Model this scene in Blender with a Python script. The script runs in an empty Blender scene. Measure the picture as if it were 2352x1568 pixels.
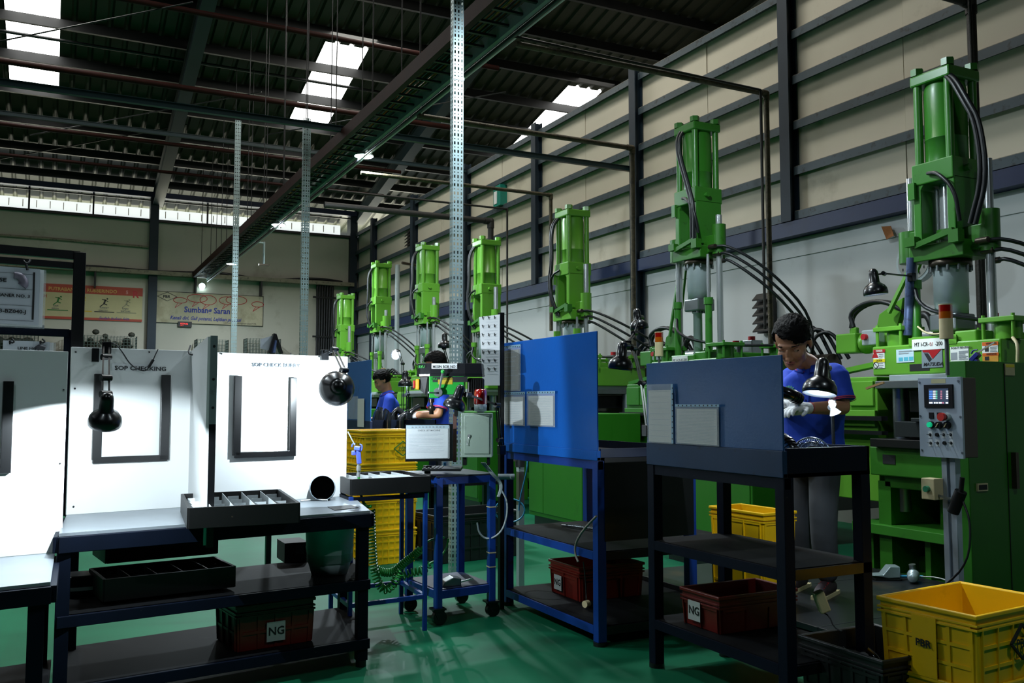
import bpy, bmesh, math, random
from mathutils import Vector as V, Matrix as M4, noise as NZ
random.seed(7)
R=math.radians
# ---------------- camera, world, exposure ----------------
F=2080.;CX=1176.;CY=784.;HC=1.22
pit=math.atan(141/F);yaw=math.atan(1046/F*math.cos(pit))
fw=V((math.sin(yaw)*math.cos(pit),math.cos(yaw)*math.cos(pit),math.sin(pit)))
rt=V((math.cos(yaw),-math.sin(yaw),0));up=rt.cross(fw)
sc=bpy.context.scene
cd=bpy.data.cameras.new('camera');cam=bpy.data.objects.new('camera',cd)
sc.collection.objects.link(cam);cam.location=(0,0,HC)
cam.rotation_euler=(math.pi/2+pit,0,-yaw)
cd.sensor_width=36;cd.lens=36*F/2352;cd.clip_start=.05;cd.clip_end=200
sc.camera=cam
vs=sc.view_settings
vs.view_transform='Standard';vs.look='None';vs.gamma=1;vs.use_curve_mapping=False;vs.exposure=-0.15
cy=sc.cycles
cy.max_bounces=5;cy.diffuse_bounces=3;cy.glossy_bounces=3;cy.transmission_bounces=6;cy.transparent_max_bounces=8
cy.sample_clamp_indirect=2.5;cy.caustics_reflective=False;cy.caustics_refractive=False
cy.use_denoising=True
W=bpy.data.worlds.new('world');sc.world=W;W.use_nodes=True
W.node_tree.nodes['Background'].inputs[0].default_value=(.86,.93,1,1)
W.node_tree.nodes['Background'].inputs[1].default_value=1.5
def light(kind,name,loc,power,color=(1,1,1),size=.1,aim=None,parent=None,**k):
    d=bpy.data.lights.new(name,kind);d.energy=power;d.color=color
    if kind=='AREA':
        d.shape='RECTANGLE';d.size=size[0];d.size_y=size[1]
    else: d.shadow_soft_size=size
    for a,b in k.items(): setattr(d,a,b)
    o=bpy.data.objects.new(name,d);sc.collection.objects.link(o);o.location=loc
    if aim is not None:
        o.rotation_euler=(V(aim)-V(loc)).to_track_quat('-Z','Y').to_euler()
    if parent: o.parent=parent;o.location=V(loc)-parent.location
    return o
DAY=(1,.97,.88);COOL=(.80,.93,1)
SKX=(-6.03,-.58,4.87,10.3)   # translucent roof sheet rows
# daylight coming through the translucent roof sheets (strength set here)
SKY_E=7.
for x,y,z,w_ in ((4.87,15,8.2,120),(4.87,9,9.2,190),(-.58,15,8.2,45),(-.58,9,9.2,30),(-6.03,15,8.2,45),(10.3,15,8.2,20)):
    light('AREA','skylight_daylight',(x,y,z),w_,DAY,(.9,3.4),aim=(x+.001,y,0))
light('AREA','eave_daylight',(1,25.4,5.5),480,(1,.98,.74),(17,.8),aim=(1,20,8.2))
HB=4.5
def P(px,py,X=None,Y=None,Z=None,d=None):
    r=fw+rt*((px-CX)/F)-up*((py-CY)/F)
    t=X/r.x if X is not None else Y/r.y if Y is not None else (Z-HC)/r.z if Z is not None else d
    return V((0,0,HC))+r*t
# ---------------- helpers ----------------
LC=sc.collection.objects
def lin(c): return tuple((v/12.92 if v<=.04045 else ((v+.055)/1.055)**2.4) for v in c)
def hx(s): return lin([int(s[i:i+2],16)/255 for i in (0,2,4)])
MC={}
def mat(name,col,rough=.5,metal=0,var=.0,vs_=3.,bump=0,bs=40,dirt=0,dcol='1a1612',dscale=1.5,dth=.55,emis=0,trans=0,alpha=1,coat=0,spec=.5,streak=0):
    if name in MC: return MC[name]
    m=bpy.data.materials.new(name);m.use_nodes=True;nt=m.node_tree;N=nt.nodes;L=nt.links
    b=N['Principled BSDF'];c=hx(col) if isinstance(col,str) else col
    b.inputs['Base Color'].default_value=(*c,1);b.inputs['Roughness'].default_value=rough;b.inputs['Metallic'].default_value=metal
    b.inputs['Specular IOR Level'].default_value=spec
    if coat: b.inputs['Coat Weight'].default_value=coat;b.inputs['Coat Roughness'].default_value=.15
    if trans: b.inputs['Transmission Weight'].default_value=trans;b.inputs['IOR'].default_value=1.45
    if alpha<1: b.inputs['Alpha'].default_value=alpha
    if emis: b.inputs['Emission Color'].default_value=(*c,1);b.inputs['Emission Strength'].default_value=emis
    if var or dirt or bump or streak:
        tc=N.new('ShaderNodeTexCoord');src=tc.outputs['Object']
        last=None
        if var:
            n=N.new('ShaderNodeTexNoise');n.inputs['Scale'].default_value=vs_;n.inputs['Detail'].default_value=4
            L.new(src,n.inputs['Vector'])
            mr=N.new('ShaderNodeMapRange');mr.inputs['From Min'].default_value=.25;mr.inputs['From Max'].default_value=.75
            mr.inputs['To Min'].default_value=1-var;mr.inputs['To Max'].default_value=1+var
            L.new(n.outputs['Fac'],mr.inputs['Value'])
            mx=N.new('ShaderNodeMix');mx.data_type='RGBA';mx.blend_type='MULTIPLY';mx.inputs[0].default_value=1
            mx.inputs[6].default_value=(*c,1);L.new(mr.outputs[0],mx.inputs[7]);last=mx.outputs[2]
        if dirt:
            n=N.new('ShaderNodeTexNoise');n.inputs['Scale'].default_value=dscale;n.inputs['Detail'].default_value=8;n.inputs['Roughness'].default_value=.65
            mp=N.new('ShaderNodeMapping');L.new(src,mp.inputs['Vector'])
            if streak: mp.inputs['Scale'].default_value=(4,4,.5)
            L.new(mp.outputs[0],n.inputs['Vector'])
            cr=N.new('ShaderNodeValToRGB');cr.color_ramp.elements[0].position=dth;cr.color_ramp.elements[1].position=dth+.12
            L.new(n.outputs['Fac'],cr.inputs['Fac'])
            ma=N.new('ShaderNodeMath');ma.operation='MULTIPLY';ma.inputs[1].default_value=dirt;L.new(cr.outputs['Color'],ma.inputs[0])
            mx=N.new('ShaderNodeMix');mx.data_type='RGBA';L.new(ma.outputs[0],mx.inputs[0])
            if last: L.new(last,mx.inputs[6])
            else: mx.inputs[6].default_value=(*c,1)
            mx.inputs[7].default_value=(*hx(dcol),1);last=mx.outputs[2]
        if last: L.new(last,b.inputs['Base Color'])
        if bump:
            n=N.new('ShaderNodeTexNoise');n.inputs['Scale'].default_value=bs;n.inputs['Detail'].default_value=3;L.new(src,n.inputs['Vector'])
            bp=N.new('ShaderNodeBump');bp.inputs['Strength'].default_value=bump;bp.inputs['Distance'].default_value=.01
            L.new(n.outputs['Fac'],bp.inputs['Height']);L.new(bp.outputs[0],b.inputs['Normal'])
    MC[name]=m;return m
def rootof(o):
    while o.parent: o=o.parent
    return o
class G:
    def __init__(s,M=None): s.v=[];s.f=[];s.s=[];s.M=M
    def add(s,vs,fs,sm=False):
        k=len(s.v)
        s.v+=[(s.M@V(q)) if s.M else V(q) for q in vs]
        s.f+=[tuple(i+k for i in f) for f in fs];s.s+=[sm]*len(fs);return s
    def box(s,x0,x1,y0,y1,z0,z1):
        if x0>x1:x0,x1=x1,x0
        if y0>y1:y0,y1=y1,y0
        if z0>z1:z0,z1=z1,z0
        return s.add([(x0,y0,z0),(x1,y0,z0),(x1,y1,z0),(x0,y1,z0),(x0,y0,z1),(x1,y0,z1),(x1,y1,z1),(x0,y1,z1)],
          [(0,3,2,1),(4,5,6,7),(0,1,5,4),(1,2,6,5),(2,3,7,6),(3,0,4,7)])
    def cb(s,c,d): return s.box(c[0]-d[0]/2,c[0]+d[0]/2,c[1]-d[1]/2,c[1]+d[1]/2,c[2]-d[2]/2,c[2]+d[2]/2)
    def bar(s,p,q,w,h=None,upv=(0,0,1)):
        p=V(p);q=V(q);h=h or w;a=(q-p).normalized();u=V(upv)
        if abs(a.dot(u))>.95:u=V((1,0,0))
        x=a.cross(u).normalized();y=x.cross(a)
        vs=[e+x*sx*w/2+y*sy*h/2 for e in (p,q) for sx,sy in ((-1,-1),(1,-1),(1,1),(-1,1))]
        return s.add(vs,[(3,2,1,0),(4,5,6,7),(0,1,5,4),(1,2,6,5),(2,3,7,6),(3,0,4,7)])
    def cyl(s,p,q,r,r2=None,n=16,cap=True):
        p=V(p);q=V(q);r2=r if r2 is None else r2;a=(q-p).normalized();u=V((0,0,1)) if abs(a.z)<.9 else V((1,0,0))
        x=a.cross(u).normalized();y=a.cross(x)
        c=[x*math.cos(2*math.pi*i/n)+y*math.sin(2*math.pi*i/n) for i in range(n)]
        A=[p+e*r for e in c];B=[q+e*r2 for e in c]
        s.add(A+B,[(i,(i+1)%n,n+(i+1)%n,n+i)[::-1] for i in range(n)],True)
        if cap: s.add(A,[tuple(range(n))]);s.add(B,[tuple(range(n))[::-1]])
        return s
    def tube(s,pts,r,n=8,cap=True,sub=0):
        pts=[V(p) for p in pts]
        if isinstance(r,(list,tuple)):
            r0=list(r);n0=len(r0)-1
        if sub: pts=smooth(pts,sub)
        if isinstance(r,(list,tuple)):
            r=[]
            for i in range(len(pts)):
                f=i*n0/(len(pts)-1);j=min(int(f),n0-1);r.append(r0[j]+(r0[j+1]-r0[j])*(f-j))
        a=(pts[1]-pts[0]).normalized();u=V((0,0,1)) if abs(a.z)<.9 else V((1,0,0))
        x=a.cross(u).normalized();vs=[]
        for i,p in enumerate(pts):
            t=(pts[min(i+1,len(pts)-1)]-pts[max(i-1,0)]).normalized()
            x=(x-t*x.dot(t)).normalized();y=t.cross(x);rr=r[i] if isinstance(r,(list,tuple)) else r
            vs+=[p+(x*math.cos(2*math.pi*k/n)+y*math.sin(2*math.pi*k/n))*rr for k in range(n)]
        m=len(pts)
        s.add(vs,[(i*n+k,i*n+(k+1)%n,(i+1)*n+(k+1)%n,(i+1)*n+k) for i in range(m-1) for k in range(n)],True)
        if cap: s.add(vs[:n],[tuple(range(n))[::-1]]);s.add(vs[-n:],[tuple(range(n))])
        return s
    def lathe(s,prof,c=(0,0,0),ax=(0,0,1),n=20,sm=True):
        c=V(c);a=V(ax).normalized();u=V((0,0,1)) if abs(a.z)<.9 else V((1,0,0));x=a.cross(u).normalized();y=a.cross(x)
        vs=[c+a*z+(x*math.cos(2*math.pi*k/n)+y*math.sin(2*math.pi*k/n))*max(r,1e-4) for r,z in prof for k in range(n)]
        return s.add(vs,[(i*n+k,i*n+(k+1)%n,(i+1)*n+(k+1)%n,(i+1)*n+k)[::-1] for i in range(len(prof)-1) for k in range(n)],sm)
    def prism(s,pts,off):
        n=len(pts);off=V(off);A=[V(p) for p in pts];B=[p+off for p in A]
        return s.add(A+B,[tuple(range(n))[::-1],tuple(range(n,2*n))]+[(i,(i+1)%n,n+(i+1)%n,n+i) for i in range(n)])
    def ball(s,c,r,n=12,sq=(1,1,1)):
        c=V(c);vs=[];m=n//2
        for j in range(m+1):
            t=math.pi*j/m
            for k in range(n):
                p=2*math.pi*k/n;vs.append(c+V((math.sin(t)*math.cos(p)*r*sq[0],math.sin(t)*math.sin(p)*r*sq[1],math.cos(t)*r*sq[2])))
        return s.add(vs,[(j*n+k,(j+1)*n+k,(j+1)*n+(k+1)%n,j*n+(k+1)%n) for j in range(m) for k in range(n)],True)
    def put(s,name,m,parent=None,label=None,bev=0,seg=2):
        o0=rootof(parent).location if parent else V((0,0,0))
        me=bpy.data.meshes.new(name);me.from_pydata([p-o0 for p in s.v],[],s.f)
        me.polygons.foreach_set('use_smooth',s.s);me.materials.append(m);me.update()
        o=bpy.data.objects.new(name,me);LC.link(o)
        if parent:o.parent=parent
        if label:o['label']=label
        if bev:
            b=o.modifiers.new('bevel','BEVEL');b.width=bev;b.segments=seg;b.limit_method='ANGLE';b.harden_normals=False
        return o
def smooth(p,k):
    for _ in range(k):
        q=[p[0]]
        for a,b in zip(p,p[1:]): q+=[a.lerp(b,.25),a.lerp(b,.75)]
        q.append(p[-1]);p=q
    return p
def thing(name,label,cat,loc,group=None):
    o=bpy.data.objects.new(name,None);LC.link(o);o.location=loc;o.empty_display_size=.1
    o['label']=label;o['category']=cat
    if group:o['group']=group
    return o
def tag(o,label,cat,group=None):
    o['label']=label;o['category']=cat
    if group:o['group']=group
    return o
def recentre(o,loc):
    loc=V(loc)
    for v in o.data.vertices: v.co-=loc
    o.location=loc;return o
def struct(o): o['kind']='structure';return o
def frame(o,x,y,z=None):
    x=V(x).normalized();y=V(y);y=(y-x*y.dot(x)).normalized();z=x.cross(y)
    m=M4.Identity(4)
    for i in range(3): m[i][0]=x[i];m[i][1]=y[i];m[i][2]=z[i];m[i][3]=o[i]
    return m
def text(s,o,x,y,size,m,parent,bold=0,align='LEFT',name='lettering',shear=0,sx=1):
    c=bpy.data.curves.new('t','FONT');c.body=s;c.size=size;c.align_x=align;c.offset=bold*size;c.resolution_u=2;c.shear=shear;c.extrude=.0004
    t=bpy.data.objects.new('t',c);LC.link(t)
    me=bpy.data.meshes.new_from_object(t.evaluated_get(bpy.context.evaluated_depsgraph_get()))
    bpy.data.objects.remove(t);bpy.data.curves.remove(c)
    me.transform(frame(o,x,y)@M4.Diagonal((sx,1,1,1)))
    o0=rootof(parent).location if parent else V((0,0,0))
    me.transform(M4.Translation(-o0));me.materials.clear();me.materials.append(m)
    ob=bpy.data.objects.new(name,me);LC.link(ob);ob.parent=parent;return ob
# ---------------- materials ----------------
def floor_mat():
    m=mat('floor_green','0b5a3c',.55,0,spec=.14,var=.3,vs_=1.1,bump=.06,bs=9,dirt=.95,dcol='1e2524',dscale=3.6,dth=.66)
    return m
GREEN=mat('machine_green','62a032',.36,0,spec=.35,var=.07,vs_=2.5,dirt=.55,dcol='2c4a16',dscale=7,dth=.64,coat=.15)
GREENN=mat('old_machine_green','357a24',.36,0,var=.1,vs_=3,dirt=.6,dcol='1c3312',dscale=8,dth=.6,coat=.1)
GREEND=mat('machine_green_grimy','2f6f1a',.4,0,var=.12,vs_=4,dirt=.6,dcol='1f3312',dscale=9,dth=.58)
CABG=mat('cabinet_green','236a10',.45,0,var=.08,vs_=2,dirt=.5,dcol='16400a',dscale=4,dth=.62)
CHROME=mat('chrome','d4d8da',.22,.72)
STEEL=mat('steel_grey','8f9698',.35,.9,var=.12,vs_=6,dirt=.4,dcol='5a5048',dscale=6,dth=.6)
GALV=mat('galvanised','a9bdc0',.42,.55,var=.08,vs_=14)
SILV=mat('silver_paint','a9b6b8',.42,.25,var=.1,vs_=5,dirt=.35,dcol='6a5c50',dscale=5,dth=.6)
BLACK=mat('black_paint','0c0d10',.35,0,var=.2,vs_=8,dirt=.25,dcol='3a3630',dscale=22,dth=.66)
BLKPL=mat('black_plastic','0b0c0e',.45,spec=.3)
RUB=mat('black_rubber','0a0a0b',.28,0)
HOSE=mat('hydraulic_hose','15171a',.42)
BRASS=mat('dirty_fitting','4a4238',.4,.7)
NAVY=mat('navy_paint','0a1c3c',.5,0,var=.15,vs_=3,dirt=.6,dcol='20242a',dscale=14,dth=.63)
NAVYD=mat('worn_navy_frame','050d1c',.6,spec=.12,metal=0,var=.2,vs_=6,dirt=.9,dcol='6a6a60',dscale=26,dth=.68)
BLUE=mat('blue_panel','1457ac',.28,0,spec=.35,var=.1,vs_=2,bump=.05,bs=60,dirt=.4,dcol='2a3038',dscale=30,dth=.7)
BLUEG=mat('blue_grey_panel','1b4675',.36,0,spec=.25,var=.12,vs_=3,bump=.07,bs=90,dirt=.5,dcol='141c26',dscale=18,dth=.68)
CARTB=mat('cart_blue','0e3684',.4,0,var=.12,vs_=5,dirt=.5,dcol='15181d',dscale=18,dth=.64)
COLB=mat('column_blue','08202f',.6,0,var=.15,vs_=3,dirt=.4,dcol='121a20',dscale=10,dth=.6)
APR=mat('worn_blue_apron','0f2c4a',.5,0,spec=.25,var=.15,vs_=4,dirt=.7,dcol='0a0c10',dscale=16,dth=.6)
BEAMB=mat('beam_blue','06204a',.5,0,var=.1,vs_=2,dirt=.3,dcol='101820',dscale=6,dth=.6)
WHITE=mat('white_board','eef0f0',.35,0)
PAPER=mat('paper','e9ebee',.55)
CLEAR=mat('clear_film','dfe6ea',.08,alpha=.22,spec=.9)
YEL=mat('yellow_plastic','e8b70c',.38,0,var=.05,vs_=3,dirt=.3,dcol='a8760a',dscale=6,dth=.6)
REDP=mat('red_plastic','5c120b',.4,0,var=.1,vs_=5)
GREYP=mat('grey_plastic','15191a',.45)
REDM=mat('rusty_red_pipe','2a100b',.6,0,spec=.15,var=.3,vs_=5)
PIPE=mat('dirty_pipe','4c4430',.55,.2,var=.35,vs_=16,bump=.5,bs=70,dirt=.6,dcol='1a1812',dscale=20,dth=.5)
PIPED=mat('dark_pipe','17150f',.6,0,var=.3,vs_=12,bump=.4,bs=60)
ROOFM=mat('roof_underside','2c301c',.5,0,var=.18,vs_=.8)
PURL=mat('purlin_dark','0b0e10',.5,0,var=.2,vs_=2)
RAFT=mat('rafter_teal','0c2a30',.45,0,var=.1,vs_=1)
WALLP=mat('wall_panel_paint','c9c2b0',.6,0,var=.06,vs_=.9,bump=.03,bs=6,dirt=.5,dcol='8d8672',dscale=1.1,dth=.6)
WALLL=mat('lower_wall_paint','c3c8c8',.6,0,var=.05,vs_=.8,dirt=.35,dcol='9a9a94',dscale=1.4,dth=.6)
WALLB=mat('back_wall_plaster','b3b1a2',.65,0,var=.07,vs_=.7,dirt=.45,dcol='7a7460',dscale=.9,dth=.57)
GIRT=mat('girt_steel','3c4a52',.5,.1,var=.2,vs_=3,dirt=.8,dcol='14130f',dscale=12,dth=.55)
DUST=mat('dusty_ledge','8a8371',.7,0,var=.2,vs_=9,dirt=.8,dcol='2a2720',dscale=16,dth=.56)
SKYM=mat('translucent_roof_sheet',(1,.99,.96),.5,emis=SKY_E)
EAVEM=mat('backlit_eave_sheet',(.86,.93,.95),.5,emis=.95)
LAMPW=mat('lamp_glow',(.72,.95,1),.5,emis=40)
BULB=mat('bulb_glow',(.86,.95,1),.5,emis=60)
FROST=mat('frosted_bulb','aeb4b8',.25,spec=.6)
INK=mat('ink_black','101114',.6)
INKB=mat('ink_blue','1c2f86',.6)
INKR=mat('ink_red','b0141c',.5)
INKG=mat('ink_green','1c6b2a',.6)
REDL=mat('red_lens','a81208',.15,trans=.35,coat=.5)
AMB=mat('amber_lens','b85a08',.2,trans=.2)
CREAM=mat('cream_plastic','c9bb92',.5,var=.1,vs_=9)
BUTG=mat('green_button','18c48a',.3,emis=.5)
SHOEM=mat('shoe','2a1c22',.6)
# ---------------- floor, ceiling, walls ----------------
XW=7.2;YB=23.9;RB=6.6;RS=.228
def rz(y): return RB+RS*(YB-y) if y>=7 else RB+RS*(YB-7)-RS*(7-y)
fl=struct(G().box(-12,12,-9,30,-.1,0).put('floor',floor_mat()))
ceil=struct(G().bar((-12,7,rz(7)-.02),(12,7,rz(7)-.02),.3,.04).put('ceiling',PURL))
# corrugated roof sheets, ribs run down the slope
def sheet(x0,x1,y0,y1,m,name,dz=0):
    g=G();k=max(1,round((x1-x0)/.3));p=(x1-x0)/k;xs=[]
    for i in range(k): xs+=[(x0+p*i,0),(x0+p*i+p*.62,0),(x0+p*i+p*.74,.045),(x0+p*i+p*.88,.045)]
    xs.append((x1,0));vs=[]
    for y in (y0,y1): vs+=[(x,y,rz(y)+h+dz) for x,h in xs]
    n=len(xs);g.add(vs,[(i,i+1,n+i+1,n+i)[::-1] for i in range(n-1)])
    return g.put(name,m,ceil)
xs=[-12]
for x in SKX: xs+=[x-.43,x+.43]
xs+=[12]
for i in range(len(xs)-1):
    a,b=xs[i],xs[i+1]
    if i%2: # translucent row
        for y0,y1,t in ((-9,7,0),(7,11,1),(11,13,0),(13,16.2,1) if i==3 else (13,16.9,0),(16.2,20.3,1) if i==3 else (16.9,20.3,1),(20.3,26,0)):
            sheet(a,b,y0,y1,SKYM if t else ROOFM,'translucent_sheet' if t else 'roof_sheet')
    else:
        k=max(1,round((b-a)/1.2));w=(b-a)/k
        for j in range(k):
            for y0,y1 in ((-9,7),(7,26)):
                sheet(a+w*j,a+w*j+w,y0,y1,ROOFM,'roof_sheet')
for y in [23.5-1.18*i for i in range(9)]+[-8,-5,-2,1,4]:
    g=G().bar((-12,y,rz(y)-.11),(12,y,rz(y)-.11),.07,.17);g.put('purlin',PURL,ceil)
for x in (-7.9,-3.05,2.1,7.25):
    g=G()
    for y0,y1 in ((23.8,7),(7,-9)):
        g.bar((x,y0,rz(y0)-.36),(x,y1,rz(y1)-.36),.17,.34)
        g.bar((x,y0,rz(y0)-.2),(x,y1,rz(y1)-.2),.24,.02);g.bar((x,y0,rz(y0)-.53),(x,y1,rz(y1)-.53),.24,.02)
    g.put('rafter',RAFT,ceil)
# backlit eave between the back wall and the roof, with its ribs
g=G().box(-12,7.1,YB+1.2,YB+1.22,5.6,rz(YB+1.2)-.05);g.put('eave_sheet',EAVEM,ceil)
for i in range(62):
    x=-11.4+.3*i
    G().box(x,x+.016,YB+1.16,YB+1.19,6.05,rz(YB+1.2)-.1).put('eave_rib',DUST,ceil)
G().box(-12,7.1,YB+1.05,YB+1.1,5.86,5.97).put('eave_rail',DUST,ceil)
for (px,py,z,r,m) in ((560,44,7.2,.045,REDM),(430,200,6.6,.05,REDM),(300,318,6.5,.04,REDM),(350,390,6.2,.035,REDM),(200,100,7.8,.03,PURL)):
    q=P(px,py,Z=z);G().cyl((-10,q.y,z),(6.9,q.y+.1,z),r,n=10).put('tie_pipe',m,ceil)
for i in range(5): # wind bracing
    q=P(*((100,60),(190,320),(150,370),(330,250),(880,250))[i],Z=7.0)
    G().cyl(q+V((-2.,1.4,-.42)),q+V((2.,-1.4,.22)),.012,n=6).put('bracing_rod',PURL,ceil)
# right wall
wr=struct(G().box(XW+.06,XW+.16,-2,YB,0,5.82).put('wall_right',WALLL))
GZ=(3.274,3.764,4.271,4.78,5.291,5.79);CYS=[7.42+2.95*k for k in range(-3,6)]
random.seed(3)
for j in range(5):
    for k,c in enumerate(CYS):
        for h in (0,1):
            y0=c+h*1.475
            if y0>YB-.3: continue
            y1=min(y0+1.475,YB-.02);d=random.uniform(-.006,.006)
            G().box(XW+.02+d,XW+.06,y0+.004,y1-.004,GZ[j]+.03,GZ[j+1]-.01).put('wall_panel',WALLP,wr)
for j,z in enumerate(GZ):
    for k,c in enumerate([CYS[0]-1.5]+CYS):
        y0=c+.07;y1=min((CYS+[YB+.06])[k]-.07,YB-.08)
        g=G().box(XW-.05,XW+.02,y0,y1,z-.035,z+.03).box(XW-.06,XW-.05,y0,y1,z-.06,z+.03)
        g.put('girt',GIRT,wr);G().box(XW-.055,XW+.018,y0,y1,z+.031,z+.037).put('dusty_top',DUST,wr)
for k,c in enumerate(CYS):
    z0=0 if k in (4,6,8) else 3.2
    g=G().box(XW-.12,XW-.1,c-.075,c+.075,z0,5.95).box(XW+.0,XW+.02,c-.075,c+.075,z0,5.95).box(XW-.1,XW,c-.012,c+.012,z0,5.95)
    g.put('column',COLB,wr)
G().box(XW-.1,XW+.05,-2,YB,3.035,3.195).put('blue_beam',BEAMB,wr,'glossy blue beam')
G().box(XW+.045,XW+.058,-2,YB,2.83,3.03).put('wall_fascia',WALLL,wr)
# back wall
wb=struct(G().box(-12,XW+.1,YB,YB+.12,0,5.74).put('wall_back',WALLB))
for x in (-3.05,2.03,7.1):
    G().box(x-.1,x+.1,YB-.16,YB+.16,0,rz(YB)-.3).put('column',COLB,wb)
G().box(-12,XW,YB-.1,YB+.02,5.7,5.76).put('wall_capping',PURL,wb)
G().box(-12,XW,YB-.2,YB+.0,6.29,6.42).put('eave_beam',BEAMB,wb)
G().box(-12,XW,YB-.15,YB-.1,6.2,6.23).put('eave_rod',PURL,wb)
for px in (67,215,477,600,700,-60):
    x=P(px,460,Y=YB).x;G().box(x-.02,x+.02,YB-.06,YB-.02,5.74,6.3).put('eave_strut',PURL,wb)
G().box(-12,XW-.1,YB-.24,YB,4.36,4.4).box(-12,XW-.1,YB-.24,YB-.22,4.4,4.46).put('wall_ledge',DUST,wb)
for px in (217,447,597): 
    x=P(px,670,Y=YB).x;G().box(x-.02,x+.02,YB-.22,YB,3.98,4.36).put('ledge_bracket',PURL,wb)
G().tube([(-4,YB-.04,5.1),(0,YB-.04,5.09),(1.9,YB-.04,5.06)],.03).put('wall_conduit',DUST,wb)
G().tube([(x,YB-.12,4.47+.05*math.sin(x*2.3)*(1 if x>3 else .3)) for x in [-4+.3*i for i in range(37)]],.035,sub=1).put('cable_bundle',HOSE,wb)
g=G()
for i in range(7): g.tube([(6.12+.07*i,YB-.13,4.45),(6.13+.065*i,YB-.13,3.4),(6.12+.06*i,YB-.14,1.2)],.03,n=6)
g.put('cable_drop',HOSE,wb)
for z in (4.0,2.95): G().box(6.0,6.65,YB-.18,YB-.15,z,z+.05).put('cable_strap',PURL,wb)
# enclosing walls out of view
struct(G().box(-12.1,-12,-9,YB,0,9).put('wall_left',PURL))
struct(G().box(-12,12,-9.1,-9,0,8).put('wall_front',PURL))
struct(G().box(12,12.1,-9,30,0,12).put('wall_far_right',WALLB))
# ---------------- overhead cable tray, lamps, pipes, posts ----------------
TX0,TX1,TZ=2.97,3.3,4.4
t=thing('cable_tray','long steel cable ladder hung under the roof, running to the back wall','cable tray',(3.13,14,TZ))
G().box(TX0-.03,TX0+.03,1.,YB-.2,TZ-.06,TZ+.08).put('side_rail',REDM,t,'rusty red-brown rail')
G().box(TX1-.02,TX1+.02,1.,YB-.2,TZ-.08,TZ+.05).put('side_rail',GALV,t,'pale steel rail')
g=G().box(0,0,0,0,0,0);rung=None
for i in range(92):
    y=1.1+.25*i
    if rung is None:
        rung=G().box(TX0,TX1,y-.015,y+.015,TZ-.05,TZ-.03).put('rung',PURL,t);
    else:
        o=rung.copy();LC.link(o);o.location.y=.25*i;o.parent=t
for i in range(15):
    x=TX0+.04+.018*i;pts=[(x+random.uniform(-.02,.02),1+1.1*k,TZ-.01+random.uniform(0,.05)+.03*(i%3)) for k in range(21)]
    G().tube(pts,.011+.006*(i%3),n=6,sub=1).put('cable',[HOSE,mat('yellow_cable','8a6a14',.5),HOSE][i%3],t)
G().cyl((TX1+.05,1,TZ-.1),(TX1+.05,YB-.3,TZ-.1),.028,n=10).put('conduit',SILV,t)
G().cyl((TX1+.0,1,TZ-.14),(TX1+.0,YB-.3,TZ-.14),.02,n=8).put('conduit',HOSE,t)
for i in range(14):
    y=3.5+1.45*i
    for x in (TX0,TX1): G().cyl((x,y,TZ),(x,y,rz(y)-.1),.007,n=6).put('hanger_rod',PURL,t)
def bay_lamp(px,py,lab,pw,r=.12):
    p=P(px,py,X=3.33);L_=thing('bay_lamp',lab,'lamp',p,'round lamps under the cable tray')
    G().lathe([(0,.11),(.035,.11),(.05,.06),(r*.6,.045),(r,.0),(r*1.02,-.012),(r*.98,-.012)],p,n=24).put('lamp_housing',SILV,L_)
    G().cyl(p+V((0,0,-.014)),p+V((0,0,.0)),r*.93,n=24).put('diffuser',LAMPW,L_)
    G().cyl(p+V((0,0,.1)),p+V((0,0,.14)),.006,n=6).put('hook',HOSE,L_)
    light('AREA','lamp_light',p+V((0,0,-.03)),pw,COOL,(r*1.6,r*1.6),aim=p+V((.001,0,-1)),parent=L_)
bay_lamp(836,357,'bright round lamp hanging nearest, left of the tallest perforated post',70*HB)
bay_lamp(640,515,'round lamp between the second and third perforated posts',70*HB)
bay_lamp(533,605,'round lamp crossing the thin far perforated post',50*HB)
for (x,y,w_,lab) in ((3.3,4.9,90,'round lamp over the aisle just above the photograph, right one'),(-1.2,.6,22,'round lamp over the benches behind the photographer, left one'),(3.0,.3,30,'round lamp over the aisle behind the photographer, right one'),(-1.2,5.9,80,'round lamp over the inspection benches, just above the photograph'),(.9,5.4,50,'round lamp over the aisle just above the photograph, middle one')):
    p=V((x,y,4.2));L_=thing('bay_lamp',lab,'lamp',p,'round lamps under the cable tray')
    G().lathe([(0,.11),(.035,.11),(.05,.06),(.07,.045),(.12,.0),(.122,-.012),(.118,-.012)],p,n=24).put('lamp_housing',SILV,L_)
    G().cyl(p+V((0,0,-.014)),p,.112,n=24).put('diffuser',LAMPW,L_);G().cyl(p+V((0,0,.1)),V((p.x,p.y,(rz(p.y)-.15) if x!=3.3 else TZ-.05)),.006,n=6).put('suspension_wire',HOSE,L_)
    light('AREA','lamp_light',p+V((0,0,-.03)),w_,COOL,(.2,.2),aim=p+V((.001,0,-1)),parent=L_)
p=P(464,657,X=3.2);L_=thing('spot_lamp','small spot lamp at the far end of the cable tray, above the cream banner','lamp',p)
G().lathe([(0,.1),(.05,.08),(.08,0)],p,(0,1,.3),n=16).put('lamp_housing',SILV,L_);G().ball(p,.06,10).put('diffuser',LAMPW,L_)
for i,(px,py) in enumerate(((700,300),(585,475))): # switch gear dropping from the tray
    pass
q=P(606,608,X=3.6);t2=thing('hanging_conduit','thin grey conduit hanging from the tray with a flat end plate','conduit',(q.x,q.y,q.z))
G().cyl(q,(q.x,q.y,TZ+.02),.022,n=8).bar((TX1,q.y,TZ),(q.x,q.y,TZ),.03).put('conduit_pipe',GALV,t2);G().cb(q,(.2,.06,.03)).put('end_plate',BRASS,t2)
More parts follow.
